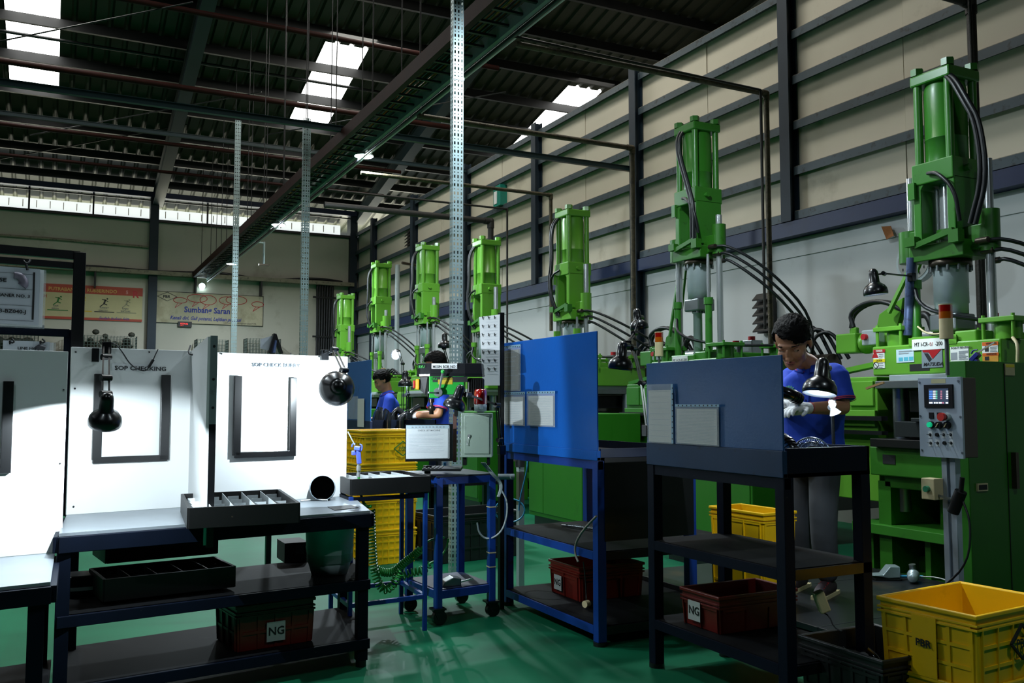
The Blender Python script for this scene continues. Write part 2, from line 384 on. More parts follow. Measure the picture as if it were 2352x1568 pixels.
# perforated slotted posts
def holes_plate(g,o,u,v,w,h,cols,pitch,m=.0):
    # plate in plane o + u*[0,w] + v*[0,h]; slots in a grid, real openings
    o=V(o);u=V(u);v=V(v);cw=w/cols;n=int(h/pitch)
    for j in range(n):
        sl=(j%2==0);hw=.22*cw if sl else .16*cw;hh=pitch*(.36 if sl else .14)
        for i in range(cols):
            a=o+u*(cw*i)+v*(pitch*j);c=a+u*cw/2+v*pitch/2
            O=[a,a+u*cw,a+u*cw+v*pitch,a+v*pitch];I=[c-u*hw-v*hh,c+u*hw-v*hh,c+u*hw+v*hh,c-u*hw+v*hh]
            g.add(O+I,[(0,1,5,4),(1,2,6,5),(2,3,7,6),(3,0,4,7)])
def post(x,y,z0,z1,lab,wx=.082,wy=.055,pitch=.031):
    o=thing('perforated_post',lab,'post',(x,y,z0),'galvanised perforated posts')
    g=G();holes_plate(g,(x-wx/2,y,z0),(1,0,0),(0,0,1),wx,z1-z0,3,pitch);g.put('front_face',GALV,o)
    g=G();holes_plate(g,(x-wx/2,y+wy,z0),(0,-1,0),(0,0,1),wy,z1-z0,2,pitch);g.put('side_face',GALV,o)
    g=G();holes_plate(g,(x+wx/2,y,z0),(0,1,0),(0,0,1),wy,z1-z0,2,pitch);g.put('side_face',GALV,o)
    for k in range(1,4):
        z=z0+(z1-z0)*k/4
        G().box(x-wx/2-.004,x+wx/2+.004,y-.004,y-.001,z-.01,z+.012).put('tie_strap',SILV,o)
    return o
post(2.57,6.0,.0,7.2,'nearest and tallest galvanised perforated post, behind the drill press')
post(2.58,10.6,.0,4.62,'second galvanised perforated post, its top meeting the dark cross beam',wx=.088)
post(2.57,15.3,.0,5.95,'thin far galvanised perforated post beside the cream banner',wx=.09)
# horizontal cross beams from wall columns
for y,z,x0 in ((10.45,4.49,-9),(16.2,P(960,455,X=7.1).z,-9)):
    o=G().box(x0,7.1,y-.03,y+.03,z-.03,z+.03).box(x0,7.1,y-.04,y+.04,z+.03,z+.036).put('cross_beam',RAFT,None)
    recentre(o,(0,y,z));tag(o,'dark teal cross beam meeting the top of the second perforated post' if y<12 else 'far dark teal cross beam between the cable tray and the right wall','beam')
# pipes from the tray to behind the machines
def zp(px,py,X): return P(px,py,X=X)
def drop_pipe(px,py,X,r,zb,lab,m=PIPE,x0=3.3,thin=0):
    c=P(px,py,X=X);o=thing('overhead_pipe',lab,'pipe',(c.x,c.y,c.z),'pipes running from the cable tray down behind the machines')
    G().cyl((x0,c.y,c.z),(c.x-r,c.y,c.z),r,n=12).put('horizontal_run',m,o)
    G().cyl((c.x,c.y,c.z-r),(c.x,c.y,zb),r,n=12).put('vertical_run',m,o)
    G().ball(c,r*1.25,10).cyl(c-V((r*2.4,0,0)),c-V((r*.5,0,0)),r*1.22,n=12).cyl(c-V((0,0,r*2.4)),c-V((0,0,r*.5)),r*1.22,n=12).put('elbow',m,o)
    if thin:
        G().cyl((x0,c.y+.02,c.z+.07),(c.x-.18,c.y-.12,c.z-.03),.012,n=6).cyl((c.x-.18,c.y-.12,c.z-.03),(c.x-.18,c.y-.12,zb+.3),.014,n=6).put('thin_pipe',PIPED,o)
    return o
drop_pipe(1760,215,6.0,.026,1.6,'mottled pipe dropping just right of the second nearest machine',thin=1)
drop_pipe(1452,340,6.0,.03,1.6,'brown mottled pipe dropping beside the wall column left of the second machine')
drop_pipe(1265,448,6.0,.025,2.2,'mottled pipe dropping behind the third nearest machine')
drop_pipe(1165,480,6.2,.016,1.3,'thin dark pipe dropping left of the third machine',PIPED)
drop_pipe(1127,508,5.9,.045,3.3,'thick black pipe dropping onto the fourth machine',PIPED)
drop_pipe(2230,8,6.0,.034,1.4,'thick dark brown pipe beside the nearest machine at the right',PIPED,thin=1)
o=thing('support_post','grey pipe post with a short crossbar between the fifth and sixth machines','post',(P(913,700,X=6.4)[0],P(913,700,X=6.4)[1],0))
q=P(913,608,X=6.4);G().cyl((q.x,q.y,0),q,.05,n=12).put('pole',SILV,o);G().cyl(q-V((.0,.3,0)),q+V((.6,.0,0)),.03,n=8).put('crossbar',BRASS,o)
# wall mounted bits
def wallbox(px0,py0,px1,py1,m,name,lab,cat,dx=.12):
    a=P(px0,py0,X=XW-dx);b=P(px1,py1,X=XW-dx);o=thing(name,lab,cat,(XW-dx,(a.y+b.y)/2,(a.z+b.z)/2))
    G().box(XW-dx,XW+.03,b.y,a.y,min(a.z,b.z),max(a.z,b.z)).put('case',m,o,bev=.004);return o,a,b
o,a,b=wallbox(1133,430,1149,470,mat('teal_box','0f7f70',.4),'first_aid_box','green box with a white slip, high on the right wall','box')
G().box(XW-.128,XW-.121,a.y-.16,a.y-.04,b.z+.05,b.z+.28).put('slip',PAPER,o)
def louver(px0,py0,px1,py1,lab,dx=.09):
    a=P(px0,py0,X=XW-dx);b=P(px1,py1,X=XW-dx);o=thing('vent_louver',lab,'vent',(XW-.05,(a.y+b.y)/2,b.z))
    G().box(XW-.02,XW+.03,b.y,a.y,b.z,a.z).put('vent_box',PURL,o);n=5
    for i in range(n):
        z=b.z+(a.z-b.z)*(i+.5)/n
        G().prism([(XW-.02,b.y,z+.05),(XW-.02,b.y,z+.035),(XW-dx,b.y,z-.035),(XW-dx,b.y,z-.02)],(0,a.y-b.y,0)).put('slat',PIPED,o)
louver(929,530,944,560,'small slatted vent high on the wall between the fourth and fifth columns')
louver(1727,676,1765,762,'brown slatted vent low on the wall left of the standing worker')
a=P(2022,520,X=XW);o=thing('cardboard_flap','torn brown cardboard flap stuck to the right wall','cardboard',a)
G().prism([P(2024,520,X=XW-.01),P(2046,519,X=XW-.03),P(2053,541,X=XW-.05),P(2036,550,X=XW-.02)],(.004,0,0)).put('flap',mat('cardboard','8a5526',.8),o)
q=P(2098,600,X=6.9);o=thing('wall_clock','round grey clock on the wall behind the nearest machine','clock',q)
G().cyl(q,q+V((.08,0,0)),.19,n=28).put('clock_case',SILV,o);G().cyl(q-V((.004,0,0)),q,.165,n=28).put('clock_face',mat('clock_face','8f938e',.5),o)
for i in range(12):
    a_=math.pi*i/6;c=q+V((-.006,.13*math.sin(a_),.13*math.cos(a_)));G().cb(c,(.002,.012,.025)).put('hour_mark',INK,o)
# ---------------- injection presses ----------------
XC=5.15
PY=[3.93,6.50,8.74,11.03,13.23,15.51,17.75];LIFT=[0,.36,0,.03,.30,.33,0]
PLAB=['nearest green injection press, at the right edge','tall green press left of the standing worker','green press behind the bright blue screen board','green press just right of the nearest perforated post','tall green press just left of the nearest perforated post','tall green press above the seated worker at the left','farthest green press, at the wall corner']
def hexnut(g,c,r,h): g.lathe([(0,h),(r,h),(r,0)],c,n=6,sm=False)
def press(k):
    Y=PY[k];L=LIFT[k];near=k<2;mid=k<4
    t=thing('injection_press',PLAB[k],'press',(XC,Y,0),'row of green injection presses')
    n=24 if near else 14
    GC=GREENN if near else GREEN;GB_=GREENN if k==1 else GREEN  # nearest press: lamplight on the head block is put into its lighter green
    cz=3.30+L
    # top cap
    g=G().box(XC-.15,XC+.15,Y-.15,Y+.15,cz,cz+.075)
    g.put('cap_plate',GC,t,bev=.012)
    for sx in (-1,1):
        for sy in (-1,1):
            c=(XC+sx*.115,Y+sy*.115)
            g=G();hexnut(g,(*c,cz+.075),.042,.045);g.put('cap_nut',GC,t)
            G().cyl((*c,2.77+L),(*c,cz),.027,n=12).put('tie_rod',GC,t)
    G().lathe([(.13,2.78+L),(.13,2.93+L),(.132,2.931+L),(.132,2.935+L),(.13,2.936+L),(.13,cz-.05),(.12,cz)],(XC,Y,0),n=n+8).put('cylinder',GC,t)
    # yoke
    z0=2.27+L
    g=G().box(XC-.15,XC+.15,Y-.155,Y+.155,2.64+L,2.78+L)
    for s in (-1,1): g.box(XC-.14,XC+.14,Y+s*.155,Y+s*.095,z0,2.66+L)
    for s in (-1,1): g.prism([(XC-.14,Y+s*.1,2.65+L),(XC-.14,Y+s*.06,2.65+L),(XC-.14,Y+s*.1,2.6+L)],(.28,0,0))
    g.put('yoke',GC,t,bev=.008)
    G().cyl((XC-.03,Y-.19,2.71+L),(XC-.03,Y-.15,2.71+L),.022,n=10).box(XC-.17,XC-.15,Y+.12,Y+.17,2.55+L,2.66+L).put('yoke_bolt',GC,t)
    G().cyl((XC,Y,2.33+L),(XC,Y,2.66+L),.052,n=n).put('ram',CHROME,t)
    G().cyl((XC-.02,Y+.07,2.25+L),(XC-.02,Y+.07,2.62+L),.014,n=10).put('guide_pin',CHROME,t)
    G().cyl((XC,Y,2.29+L),(XC,Y,2.34+L),.075,n=n).put('ram_collar',GREEND,t)
    # crosshead with guide bosses
    g=G().box(XC-.14,XC+.14,Y-.2,Y+.2,2.14+L,2.245+L).cyl((XC,Y+.285,2.16+L),(XC,Y+.285,2.37+L),.085,n=n).cyl((XC,Y-.285,2.16+L),(XC,Y-.285,2.42+L),.06,n=n)
    g.box(XC-.075,XC+.075,Y+.1,Y+.3,2.18+L,2.36+L).box(XC-.06,XC+.06,Y-.3,Y-.1,2.18+L,2.33+L)
    g.put('crosshead',GREEND if near else GREEN,t,bev=.006)
    G().bar((XC-.17,Y+.12,2.24+L),(XC-.17,Y-.16,2.30+L),.03,.035).cb((XC-.17,Y+.15,2.27+L),(.05,.08,.06)).cb((XC-.16,Y-.17,2.26+L),(.06,.07,.08)).put('valve_block',GREEND,t)
    for s in (-1,1): G().cyl((XC,Y+s*.285,1.55),(XC,Y+s*.285,2.74+(L if k not in(0,) else 0)*.35),.028,n=n).put('guide_column',CHROME,t)
    # barrel
    g=G().lathe([(0,2.14+L),(.13,2.14+L),(.13,2.095+L),(.12,2.095+L),(.0,2.095+L)],(XC,Y,0),n=n);g.put('flange',BRASS,t)
    g=G()
    for i in range(12):
        a=math.pi*i/6;g.cyl((XC+.122*math.cos(a),Y+.122*math.sin(a),2.065+L),(XC+.122*math.cos(a),Y+.122*math.sin(a),2.10+L),.011,n=6)
    g.put('flange_bolts',STEEL,t)
    G().lathe([(.105,2.095+L),(.105,1.86+L),(.1,1.855+L),(.1,1.79+L),(0,1.79+L)],(XC,Y,0),n=n+8).put('barrel',SILV,t)
    G().box(XC-.095,XC+.095,Y-.1,Y+.1,1.68+L,1.79+L).put('nozzle_block',STEEL,t,bev=.012)
    if L>.1:
        G().lathe([(0,1.68+L),(.05,1.68+L),(.05,1.665+L),(.04,1.66+L),(.04,1.52),(.025,1.5),(.0,1.5)],(XC-.02,Y,0),n=n).put('nozzle',SILV,t)
        g=G()
        for i in range(6): g.cyl((XC-.07+.03*i,Y-.06,1.66+L),(XC-.07+.03*i,Y-.06,1.69+L),.012,n=6)
        g.put('nozzle_bolts',STEEL,t)
    # slim lift cylinders beside the barrel
    for s in ((1,) if k==0 else (1,-1)):
        yy=Y+s*.2 if s>0 else Y-.24
        G().cyl((XC-.09,yy,1.58),(XC-.09,yy,2.0+L*.3),.032,n=12).cyl((XC-.09,yy,1.97+L*.3),(XC-.09,yy,2.03+L*.3),.042,n=12).put('lift_cylinder',GC,t)
        G().cyl((XC-.09,yy,2.0),(XC-.09,yy,2.16+L),.013,n=10).put('lift_rod',CHROME,t)
    # head block
    x0=4.95
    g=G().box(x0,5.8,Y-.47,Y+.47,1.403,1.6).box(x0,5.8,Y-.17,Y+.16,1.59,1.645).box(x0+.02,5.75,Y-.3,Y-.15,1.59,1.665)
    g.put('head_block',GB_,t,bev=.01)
    G().box(x0-.002,x0+.004,Y+.02,Y+.17,1.425,1.47).put('slot_opening',INK,t)
    for (xx,yy) in ((5.07,Y+.35),(5.07,Y-.44),(5.66,Y+.35),(5.66,Y-.44)):
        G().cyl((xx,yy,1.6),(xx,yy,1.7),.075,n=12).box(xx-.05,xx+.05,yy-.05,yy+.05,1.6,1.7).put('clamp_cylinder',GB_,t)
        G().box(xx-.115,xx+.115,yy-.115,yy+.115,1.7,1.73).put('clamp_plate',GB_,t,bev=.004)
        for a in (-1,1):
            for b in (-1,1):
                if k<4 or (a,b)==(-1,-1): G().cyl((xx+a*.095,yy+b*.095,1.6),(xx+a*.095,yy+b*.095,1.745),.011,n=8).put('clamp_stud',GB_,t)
    G().box(x0-.02,5.7,Y-.42,Y+.32,1.365,1.403).put('upper_platen',SILV,t,bev=.003)
    G().box(x0-.06,5.72,Y-.44,Y+.40,1.315,1.365).put('upper_platen',STEEL,t,bev=.003)
    for sx in (5.08,5.62):
        for s in (-1,1): G().cyl((sx,Y+s*.36,.5),(sx,Y+s*.36,1.32),.05,n=12).put('tie_bar',STEEL,t)
    G().box(5.0,5.65,Y-.28,Y+.22,1.16,1.30).put('upper_mould',BLACK,t,bev=.004)
    G().box(4.9,5.65,Y-.3,Y+.26,1.0,1.10).box(4.86,5.5,Y-.2,Y+.1,1.10,1.125).put('lower_mould',mat('mould_steel','3a3f40',.45,.8),t,bev=.004)
    G().box(4.85,5.75,Y-.42,Y+.42,.93,.985).put('lower_platen',BLACK,t,bev=.004)
    g=G().box(4.9,5.8,Y-.45,Y+.47,.74,.93).box(4.95,5.75,Y-.4,Y+.4,.66,.74);g.put('bolster',GREEND,t,bev=.008)
    G().box(4.896,4.902,Y+.26,Y+.36,.82,.88).put('slot_opening',INK,t)
    g=G()
    for yy in (Y+.4,Y-.4): g.box(4.95,5.8,yy-.05,yy+.05,.1,.70)
    g.box(5.5,5.8,Y-.4,Y+.4,.1,.7).put('base_frame',GREEND,t)
    G().cyl((5.3,Y,.3),(5.3,Y,.66),.2,n=20).put('main_cylinder',GREEND,t)
    G().box(4.9,5.3,Y-.45,Y+.64,.35,.415).put('step_plate',GREENN,t,'scuffed green step plate',bev=.004)
    G().box(4.95,5.85,Y-.5,Y+.62,.0,.1).box(5.2,5.85,Y-.45,Y+.5,.1,.2).put('plinth',GREEND,t)
    for yy in (Y-.4,Y+.1,Y+.55): G().box(4.98,5.25,yy-.02,yy+.02,.1,.35).put('step_bracket',GREEND,t)
    # left hand green side cabinets and black rails
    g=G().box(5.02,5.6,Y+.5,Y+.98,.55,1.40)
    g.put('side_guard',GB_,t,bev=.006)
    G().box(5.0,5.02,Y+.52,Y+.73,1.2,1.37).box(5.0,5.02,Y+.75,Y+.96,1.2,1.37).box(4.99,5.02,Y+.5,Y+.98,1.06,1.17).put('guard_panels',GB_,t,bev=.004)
    G().box(4.94,5.0,Y+.4,Y+1.0,1.005,1.03).box(4.94,5.0,Y+.4,Y+1.0,1.10,1.13).put('guard_rail',BLACK,t)
    # extruder unit, hoses
    if k<6:
        yy=Y+.55;z=1.66
        G().cyl((5.32,Y+.25,z),(5.32,yy+.05,z),.055,n=14).put('feed_barrel',STEEL,t)
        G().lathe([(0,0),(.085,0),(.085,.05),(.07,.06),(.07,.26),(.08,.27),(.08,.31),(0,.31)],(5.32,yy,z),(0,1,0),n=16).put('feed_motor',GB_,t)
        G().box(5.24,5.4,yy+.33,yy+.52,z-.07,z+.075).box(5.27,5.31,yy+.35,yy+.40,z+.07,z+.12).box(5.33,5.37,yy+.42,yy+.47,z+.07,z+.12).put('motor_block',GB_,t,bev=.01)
        G().box(5.16,5.24,yy+.06,yy+.2,z-.03,z+.08).put('switch_box',SILV,t,bev=.008)
        G().cyl((5.13,yy+.16,z+.03),(5.16,yy+.16,z+.03),.022,n=10).put('stop_button',INKR,t)
        G().prism([(5.3,yy+.02,z+.07),(5.3,yy+.2,z+.07),(5.3,yy+.16,z+.2),(5.3,yy+.02,z+.27),(5.3,yy-.05,z+.3),(5.3,yy-.03,z+.2)],(.05,0,0)).put('pivot_bracket',GB_,t,bev=.004)
        G().bar((5.25,yy+.03,z+.2),(5.17,Y+.3,2.17+L*.9),.022,.03).bar((5.36,yy+.03,z+.2),(5.24,Y+.3,2.17+L*.9),.018,.022).put('link_arm',GB_,t)
        G().bar((5.3,yy+.75,z-.24),(5.3,yy-.05,z-.13),.09,.035).box(5.27,5.33,yy+.1,yy+.14,z-.16,z-.05).put('cradle',GB_,t)
        for i,dx in enumerate((0,.05)):
            G().tube([(5.28+dx,yy+.38+.07*i,z+.12),(5.28+dx,yy+.42,z+.24),(5.28+dx,yy+.2,z+.31),(5.3+dx,yy-.02,z+.24),(5.4,yy-.15,z+.02)],.017,sub=2).put('hydraulic_hose',HOSE,t)
        G().tube([(5.34,yy-.08,z+.05),(5.34,yy-.12,z+.17),(5.34,yy-.22,z+.17),(5.34,yy-.26,z+.05)],.026,sub=2).put('feed_elbow',HOSE,t)
    hs=[]
    # hoses: cap -> crosshead, right hand side
    if near: A=[(XC-.1,Y-.02,cz+.05),(XC-.14,Y-.14,cz+.0),(XC-.16,Y-.25,cz-.2),(XC-.15,Y-.32,2.95+L),(XC-.13,Y-.34,2.6+L),(XC-.12,Y-.24,2.33+L)] if k==0 else [(XC-.12,Y+.06,cz+.05),(XC-.19,Y+.05,cz-.05),(XC-.19,Y+.04,cz-.2),(XC-.19,Y-.08,2.8+L),(XC-.2,Y-.16,2.6+L),(XC-.17,Y-.12,2.3+L)]
    else: A=[(XC-.13,Y+.12,cz+.02),(XC-.2,Y+.16,cz-.1),(XC-.2,Y+.14,cz-.5),(XC-.2,Y+.2,2.6+L),(XC-.2,Y+.16,2.4+L),(XC-.15,Y+.08,2.2+L)]
    hs+=[A,[V(p)+V((.0,-.035,-.01)) for p in A]]
    hs.append([(XC-.16,Y+.02,2.7+L),(XC-.2,Y-.08,2.68+L),(XC-.2,Y-.2,2.55+L),(XC-.16,Y-.2,2.35+L)] if near else [(XC-.16,Y+.02,2.7+L),(XC-.2,Y+.12,2.66+L),(XC-.2,Y+.2,2.5+L),(XC-.16,Y+.1,2.25+L)])
    for i in range(3):
        hs.append([(XC-.08+.05*i,Y-.28,2.22+L-.06*i),(XC+.0,Y-.42,2.22+L-.06*i),(XC+.3,Y-.62-.03*i,2.05+L*.8-.1*i),(XC+.65,Y-.72,1.85+L*.3-.1*i),(XC+.75,Y-.6,1.62)])
    hs.append([(XC-.1,Y+.2,2.0),(XC-.18,Y+.1,1.84),(XC-.1,Y-.1,1.76),(XC+.1,Y-.3,1.72),(XC+.4,Y-.5,1.72)])
    for i,h in enumerate(hs): G().tube(h,.016 if i<2 else .013,sub=2,n=7).put('hydraulic_hose',HOSE,t)
    g=G()
    for h in hs[3:6]: g.tube([V(h[0])+V((0,.03,0)),V(h[0])+V((0,-.05,0))],.02,n=8)
    g.put('hose_fitting',BRASS,t)
    # hydraulic power unit behind the machine
    u=G().box(5.85,6.6,Y-.75,Y+.55,.3,1.42);u.put('oil_tank',mat('grimy_tank','20231c',.5,.1,var=.2,vs_=5),t)
    G().cyl((6.05,Y-.7,1.55),(6.05,Y-.25,1.55),.1,n=16).put('pump_motor',BRASS,t);G().cyl((6.2,Y+.1,1.55),(6.2,Y+.45,1.55),.11,n=16).put('pump_motor',BRASS,t)
    G().box(6.0,6.14,Y+.28,Y+.44,1.42,1.83).put('oil_filter_box',STEEL,t,bev=.006);G().box(6.0,6.14,Y+.49,Y+.63,1.3,1.8).put('oil_filter_box',STEEL,t,bev=.006)
    G().cyl((6.07,Y+.36,1.83),(6.07,Y+.36,1.87),.035,n=10).cyl((6.07,Y+.59,1.8),(6.07,Y+.59,1.84),.035,n=10).put('filler_cap',INKR,t)
    g=G().box(5.9,6.2,Y-.35,Y-.1,1.45,1.68)
    for i in range(6): g.box(5.88+.05*i,5.91+.05*i,Y-.42+.05*i,Y-.36+.05*i,1.6,1.76+.02*(i%3))
    g.put('valve_stack',GREEND if k%2 else BRASS,t,bev=.004)
    g=G()
    for i in range(6):
        a=Y-.55+.09*i;g.tube([(5.95,a,1.62),(5.93,a-.03,1.8+.03*(i%3)),(6.02,a-.16,1.86+.03*(i%3)),(6.1,a-.28,1.6)],.017,n=7,sub=2)
    g.put('pump_hoses',HOSE,t)
    G().cyl((5.86,Y-.28,1.74),(5.89,Y-.28,1.74),.035,n=12).put('pressure_gauge',BRASS,t)
    # control cabinet on the camera side
    if k: 
        c=thing('control_cabinet','green floor cabinet before the '+PLAB[k],'cabinet',(4.6,Y-1.1,0),'green floor cabinets between the presses')
        G().box(4.3,4.93,Y-1.62,Y-.55,.1,1.12).put('cabinet_body',CABG,c,bev=.006)
        G().box(4.292,4.3,Y-1.6,Y-.87,.14,1.1).box(4.292,4.3,Y-.86,Y-.57,.14,1.1).put('door',CABG,c,bev=.003)
        G().box(4.286,4.293,Y-.83,Y-.8,.85,.9).put('latch',INK,c);G().box(4.34,4.9,Y-1.58,Y-.6,0,.1).put('plinth',BLACK,c)
    return t
PR=[press(k) for k in range(7)]
# nearest machine extras (parts of the press)
t=PR[0];Y=PY[0];g=G().box(4.42,5.85,3.30,3.42,.12,1.45);g.put('control_cabinet',CABG,t,bev=.004)
x=P(2307,900,Y=3.3).x;G().box(x,x+.004,3.296,3.3,.15,1.44).put('door_seam',INK,t)
a=P(2255,1118,Y=3.295);G().box(a.x-.04,a.x+.045,3.29,3.3,a.z-.022,a.z+.02).put('label_holder',CREAM,t);G().box(a.x-.03,a.x+.035,3.287,3.291,a.z-.014,a.z+.012).put('label_slot',INK,t)
a=P(2330,1080,Y=3.29);G().box(a.x-.012,a.x+.012,3.27,3.3,a.z-.1,a.z+.1).put('door_handle',BRASS,t)
FX=4.949
def decal(px0,py0,px1,py1,m,par=t,X=FX,th=.003,name='sticker'):
    a=P(px0,py0,X=X);b=P(px1,py1,X=X);G().box(X-th,X,b.y,a.y,b.z,a.z).put(name,m,par);return a,b
def ytext(s,px,py,size,m,par=t,X=FX-.004,**k):
    return text(s,P(px,py,X=X),(0,-1,0),(0,0,1),size,m,par,**k)
wst=mat('white_sticker','e8ebe6',.35)
a,b=decal(2095,780,2178,800,wst,X=4.945);ytext('MT I-CR-',2100,796,.036,INK,X=4.94,sx=.8);ytext('01',2135,794.5,.036,mat('faded_red','c98a86',.5),X=4.94,sx=.8);ytext('-200',2147,793.5,.036,INK,X=4.94,sx=.85)
G().box(4.946,4.95,3.75,4.1,1.585,1.64).put('plate_backing',GREEN,t)
a,b=decal(2006,803,2033,845,wst)
decal(2006,803,2033,809,INKR,X=FX-.003,th=.002);ytext('DANGER',2012,808.3,.019,wst,bold=.02,X=FX-.006,sx=.7);decal(2006,825,2033,831,mat('sticker_yellow','e8d21a',.4),X=FX-.003,th=.002);ytext('CAUTION',2012,830.3,.019,INK,X=FX-.006,sx=.6)
g=G();q=P(2012,815,X=FX-.004);g.prism([q+V((0,.035,-.02)),q+V((0,-.02,-.02)),q+V((0,.008,.035))],(.001,0,0));g.put('warning_triangle',INKR,t)
q=P(2012,838,X=FX-.004);g=G()
for i in range(16):
    a0,a1=math.pi*i/8,math.pi*(i+1)/8;g.bar(q+V((0,.02*math.cos(a0),.02*math.sin(a0))),q+V((0,.02*math.cos(a1),.02*math.sin(a1))),.003)
g.bar(q+V((0,.014,.014)),q+V((0,-.014,-.014)),.003);g.put('prohibition_mark',INK,t)
decal(2059,803,2100,831,mat('pale_blue_notice','c4dde6',.4));ln=mat('fine_print','8d9499',.6)
for i in range(3): decal(2064+12*i,821-i,2074+12*i,829-i,mat('notice_blue','58b8cc',.5),X=FX-.003,th=.001)
def fine(par,X,px0,px1,py0,py1,n,m=None):
    for i in range(n):
        y=py0+(py1-py0)*i/(n-1);decal(px0,y,px1-random.randint(0,int((px1-px0)*.3)),y+.8,m or ln,par,X=X,th=.0006,name='print_line')
fine(t,FX-.004,2018,2030,813,821,3);fine(t,FX-.004,2018,2030,834,843,3);fine(t,FX-.004,2064,2096,806,811,2)
decal(2117,801,2166,843,mat('logo_plate','8e9ba3',.4,.3))
g=G();g.prism([P(2118,803,X=FX-.005),P(2163,800,X=FX-.005),P(2142,824,X=FX-.005),P(2133,809,X=FX-.005),P(2120,809,X=FX-.005)],(.001,0,0));g.put('emblem_red',mat('emblem_red','a3121a',.4),t)
g=G();g.prism([P(2122,811,X=FX-.005),P(2131,811,X=FX-.005),P(2140,824,X=FX-.005),P(2134,831,X=FX-.005)],(.001,0,0));g.put('emblem_black',INK,t)
ytext('MATSUDA',2121,840.5,.03,INK,bold=.03,shear=.3,sx=1.02)
decal(2183,797,2226,829,wst);ytext('POINT PENTING',2184,802,.019,INK,X=FX-.005);fine(t,FX-.004,2202,2223,806,824,7);decal(2184,810,2199,826,ln,X=FX-.003,th=.001)
org=mat('sticker_orange','d9661e',.4)
decal(2256,786,2293,811,wst);decal(2256,786,2293,792,org,X=FX-.003,th=.001);ytext('WARNING',2264,791.3,.018,INK,X=FX-.006,sx=.8);decal(2257,811,2294,830,mat('sticker_amber','d99a3a',.4));decal(2257,811,2294,816,org,X=FX-.003,th=.001);ytext('WARNING',2265,815.3,.017,INK,X=FX-.006,sx=.8)
fine(t,FX-.004,2274,2290,796,806,4);decal(2262,795,2271,807,INK,X=FX-.003,th=.001);decal(2262,819,2272,827,INK,X=FX-.003,th=.001)
a=P(2308,835,Y=3.295);b=P(2330,862,Y=3.295);G().box(a.x,b.x,3.292,3.3,b.z,a.z).put('sticker',CREAM,t);G().box(a.x+.003,b.x-.003,3.291,3.292,a.z-.02,a.z-.003).put('sticker',mat('sticker_yellow','e8d21a',.4),t)
G().bar(P(1990,892,X=4.8),P(2030,878,X=4.8),.014).put('lever',mat('wood_handle','8a6a45',.5),t)
G().cyl(P(2093,592,X=5.02),P(2085,770,X=5.02),.03,n=12).put('column_sleeve',mat('worn_blue_bar','46567a',.45,.3,dirt=.6,dcol='1a1e28',dscale=30),t)
G().tube([P(2108,750,X=4.98),P(2125,764,X=4.95),P(2150,768,X=4.93),P(2172,762,X=4.9)],.006,n=6,sub=2).put('white_cable',CREAM,t)
G().tube([P(2326,775,X=4.94),P(2338,790,X=4.9),P(2337,832,X=4.9)],.01,n=6,sub=2).put('white_hose',CREAM,t)
t=PR[1];q=P(1548,832,X=FX);G().box(FX-.004,FX,q.y-.2,q.y+.02,q.z-.005,q.z+.05).put('label_plate',wst,t);text('MT I-CR-02-200',q+V((-.005,.01,.008)),(0,-1,0),(0,0,1),.03,INK,t)
# signal towers
def tower(px,py0,py1,X,r,zb,lab):
    a=P(px,py0,X=X);b=P(px,py1,X=X);o=thing('signal_tower',lab,'signal light',(b.x,b.y,zb))
    h=a.z-b.z
    G().lathe([(0,1),(r,1),(r*1.02,.97),(0,.97)],b,n=16) 
    G().cyl(b+V((0,0,h*.97)),b+V((0,0,h)),r*1.02,n=16).put('cap',CREAM,o)
    G().cyl(b+V((0,0,h*.78)),b+V((0,0,h*.97)),r,n=16).put('red_lens',REDL,o)
    G().cyl(b+V((0,0,h*.58)),b+V((0,0,h*.78)),r,n=16).put('amber_lens',AMB,o)
    G().cyl(b,b+V((0,0,h*.58)),r,n=16).put('housing',CREAM,o)
    G().cyl((b.x,b.y,zb),b,r*.3,n=10).put('stem',STEEL,o)
    return o
tower(2174,698,778,4.05,.033,1.36,'signal light tower above the silver control panel')
tower(1514,762,818,4.6,.036,.0,'signal light tower over the dark blue screen board')
tower(880,845,880,4.6,.035,.0,'small distant signal light tower above the seated worker')
# ---------------- foreground left: inspection benches ----------------
def PL(px,py,A,B,off=0):
    # point on the vertical plane through A,B (plan points); off shifts the plane towards the camera
    A=V((A[0],A[1]));B=V((B[0],B[1]));d=(B-A).normalized();n=V((d.y,-d.x))
    if n.dot(A)>0: n=-n
    A=A+n*off;r=fw+rt*((px-CX)/F)-up*((py-CY)/F);t=A.dot(n)/(r.x*n.x+r.y*n.y);return V((0,0,HC))+r*t
def slab(name,m,pts,th,par,**k): # horizontal slab from 4 plan points at their z, thickness down
    return G().prism([V(p) for p in pts],(0,0,-th)).put(name,m,par,**k)
def onwall(g,A,B,px0,py0,px1,py1,off,th):
    a=PL(px0,py0,A,B,off);b=PL(px1,py1,A,B,off);c=PL(px0,py1,A,B,off);d=PL(px1,py0,A,B,off)
    n=V((B[1]-A[1],-(B[0]-A[0]),0)).normalized()
    if n.dot(V((A[0],A[1],0)))>0:n=-n
    z0=(b.z+c.z)/2;z1=(a.z+d.z)/2
    return g.prism([V((a.x,a.y,z0)),V((b.x,b.y,z0)),V((b.x,b.y,z1)),V((a.x,a.y,z1))],-n*th)
TZ0=.716
FL=V((.023,3.954,TZ0));FR=V((1.331,4.14,TZ0));BR=V((1.45,4.83,TZ0));BL=V((.055,4.585,TZ0))
STE=mat('bench_steel_top','a8b0b8',.3,.55,var=.12,vs_=5,dirt=.35,dcol='4a4a50',dscale=7,dth=.6)
bA=thing('inspection_bench','long navy inspection bench with a worn steel top and two white back boards','bench',(.7,4.3,0))
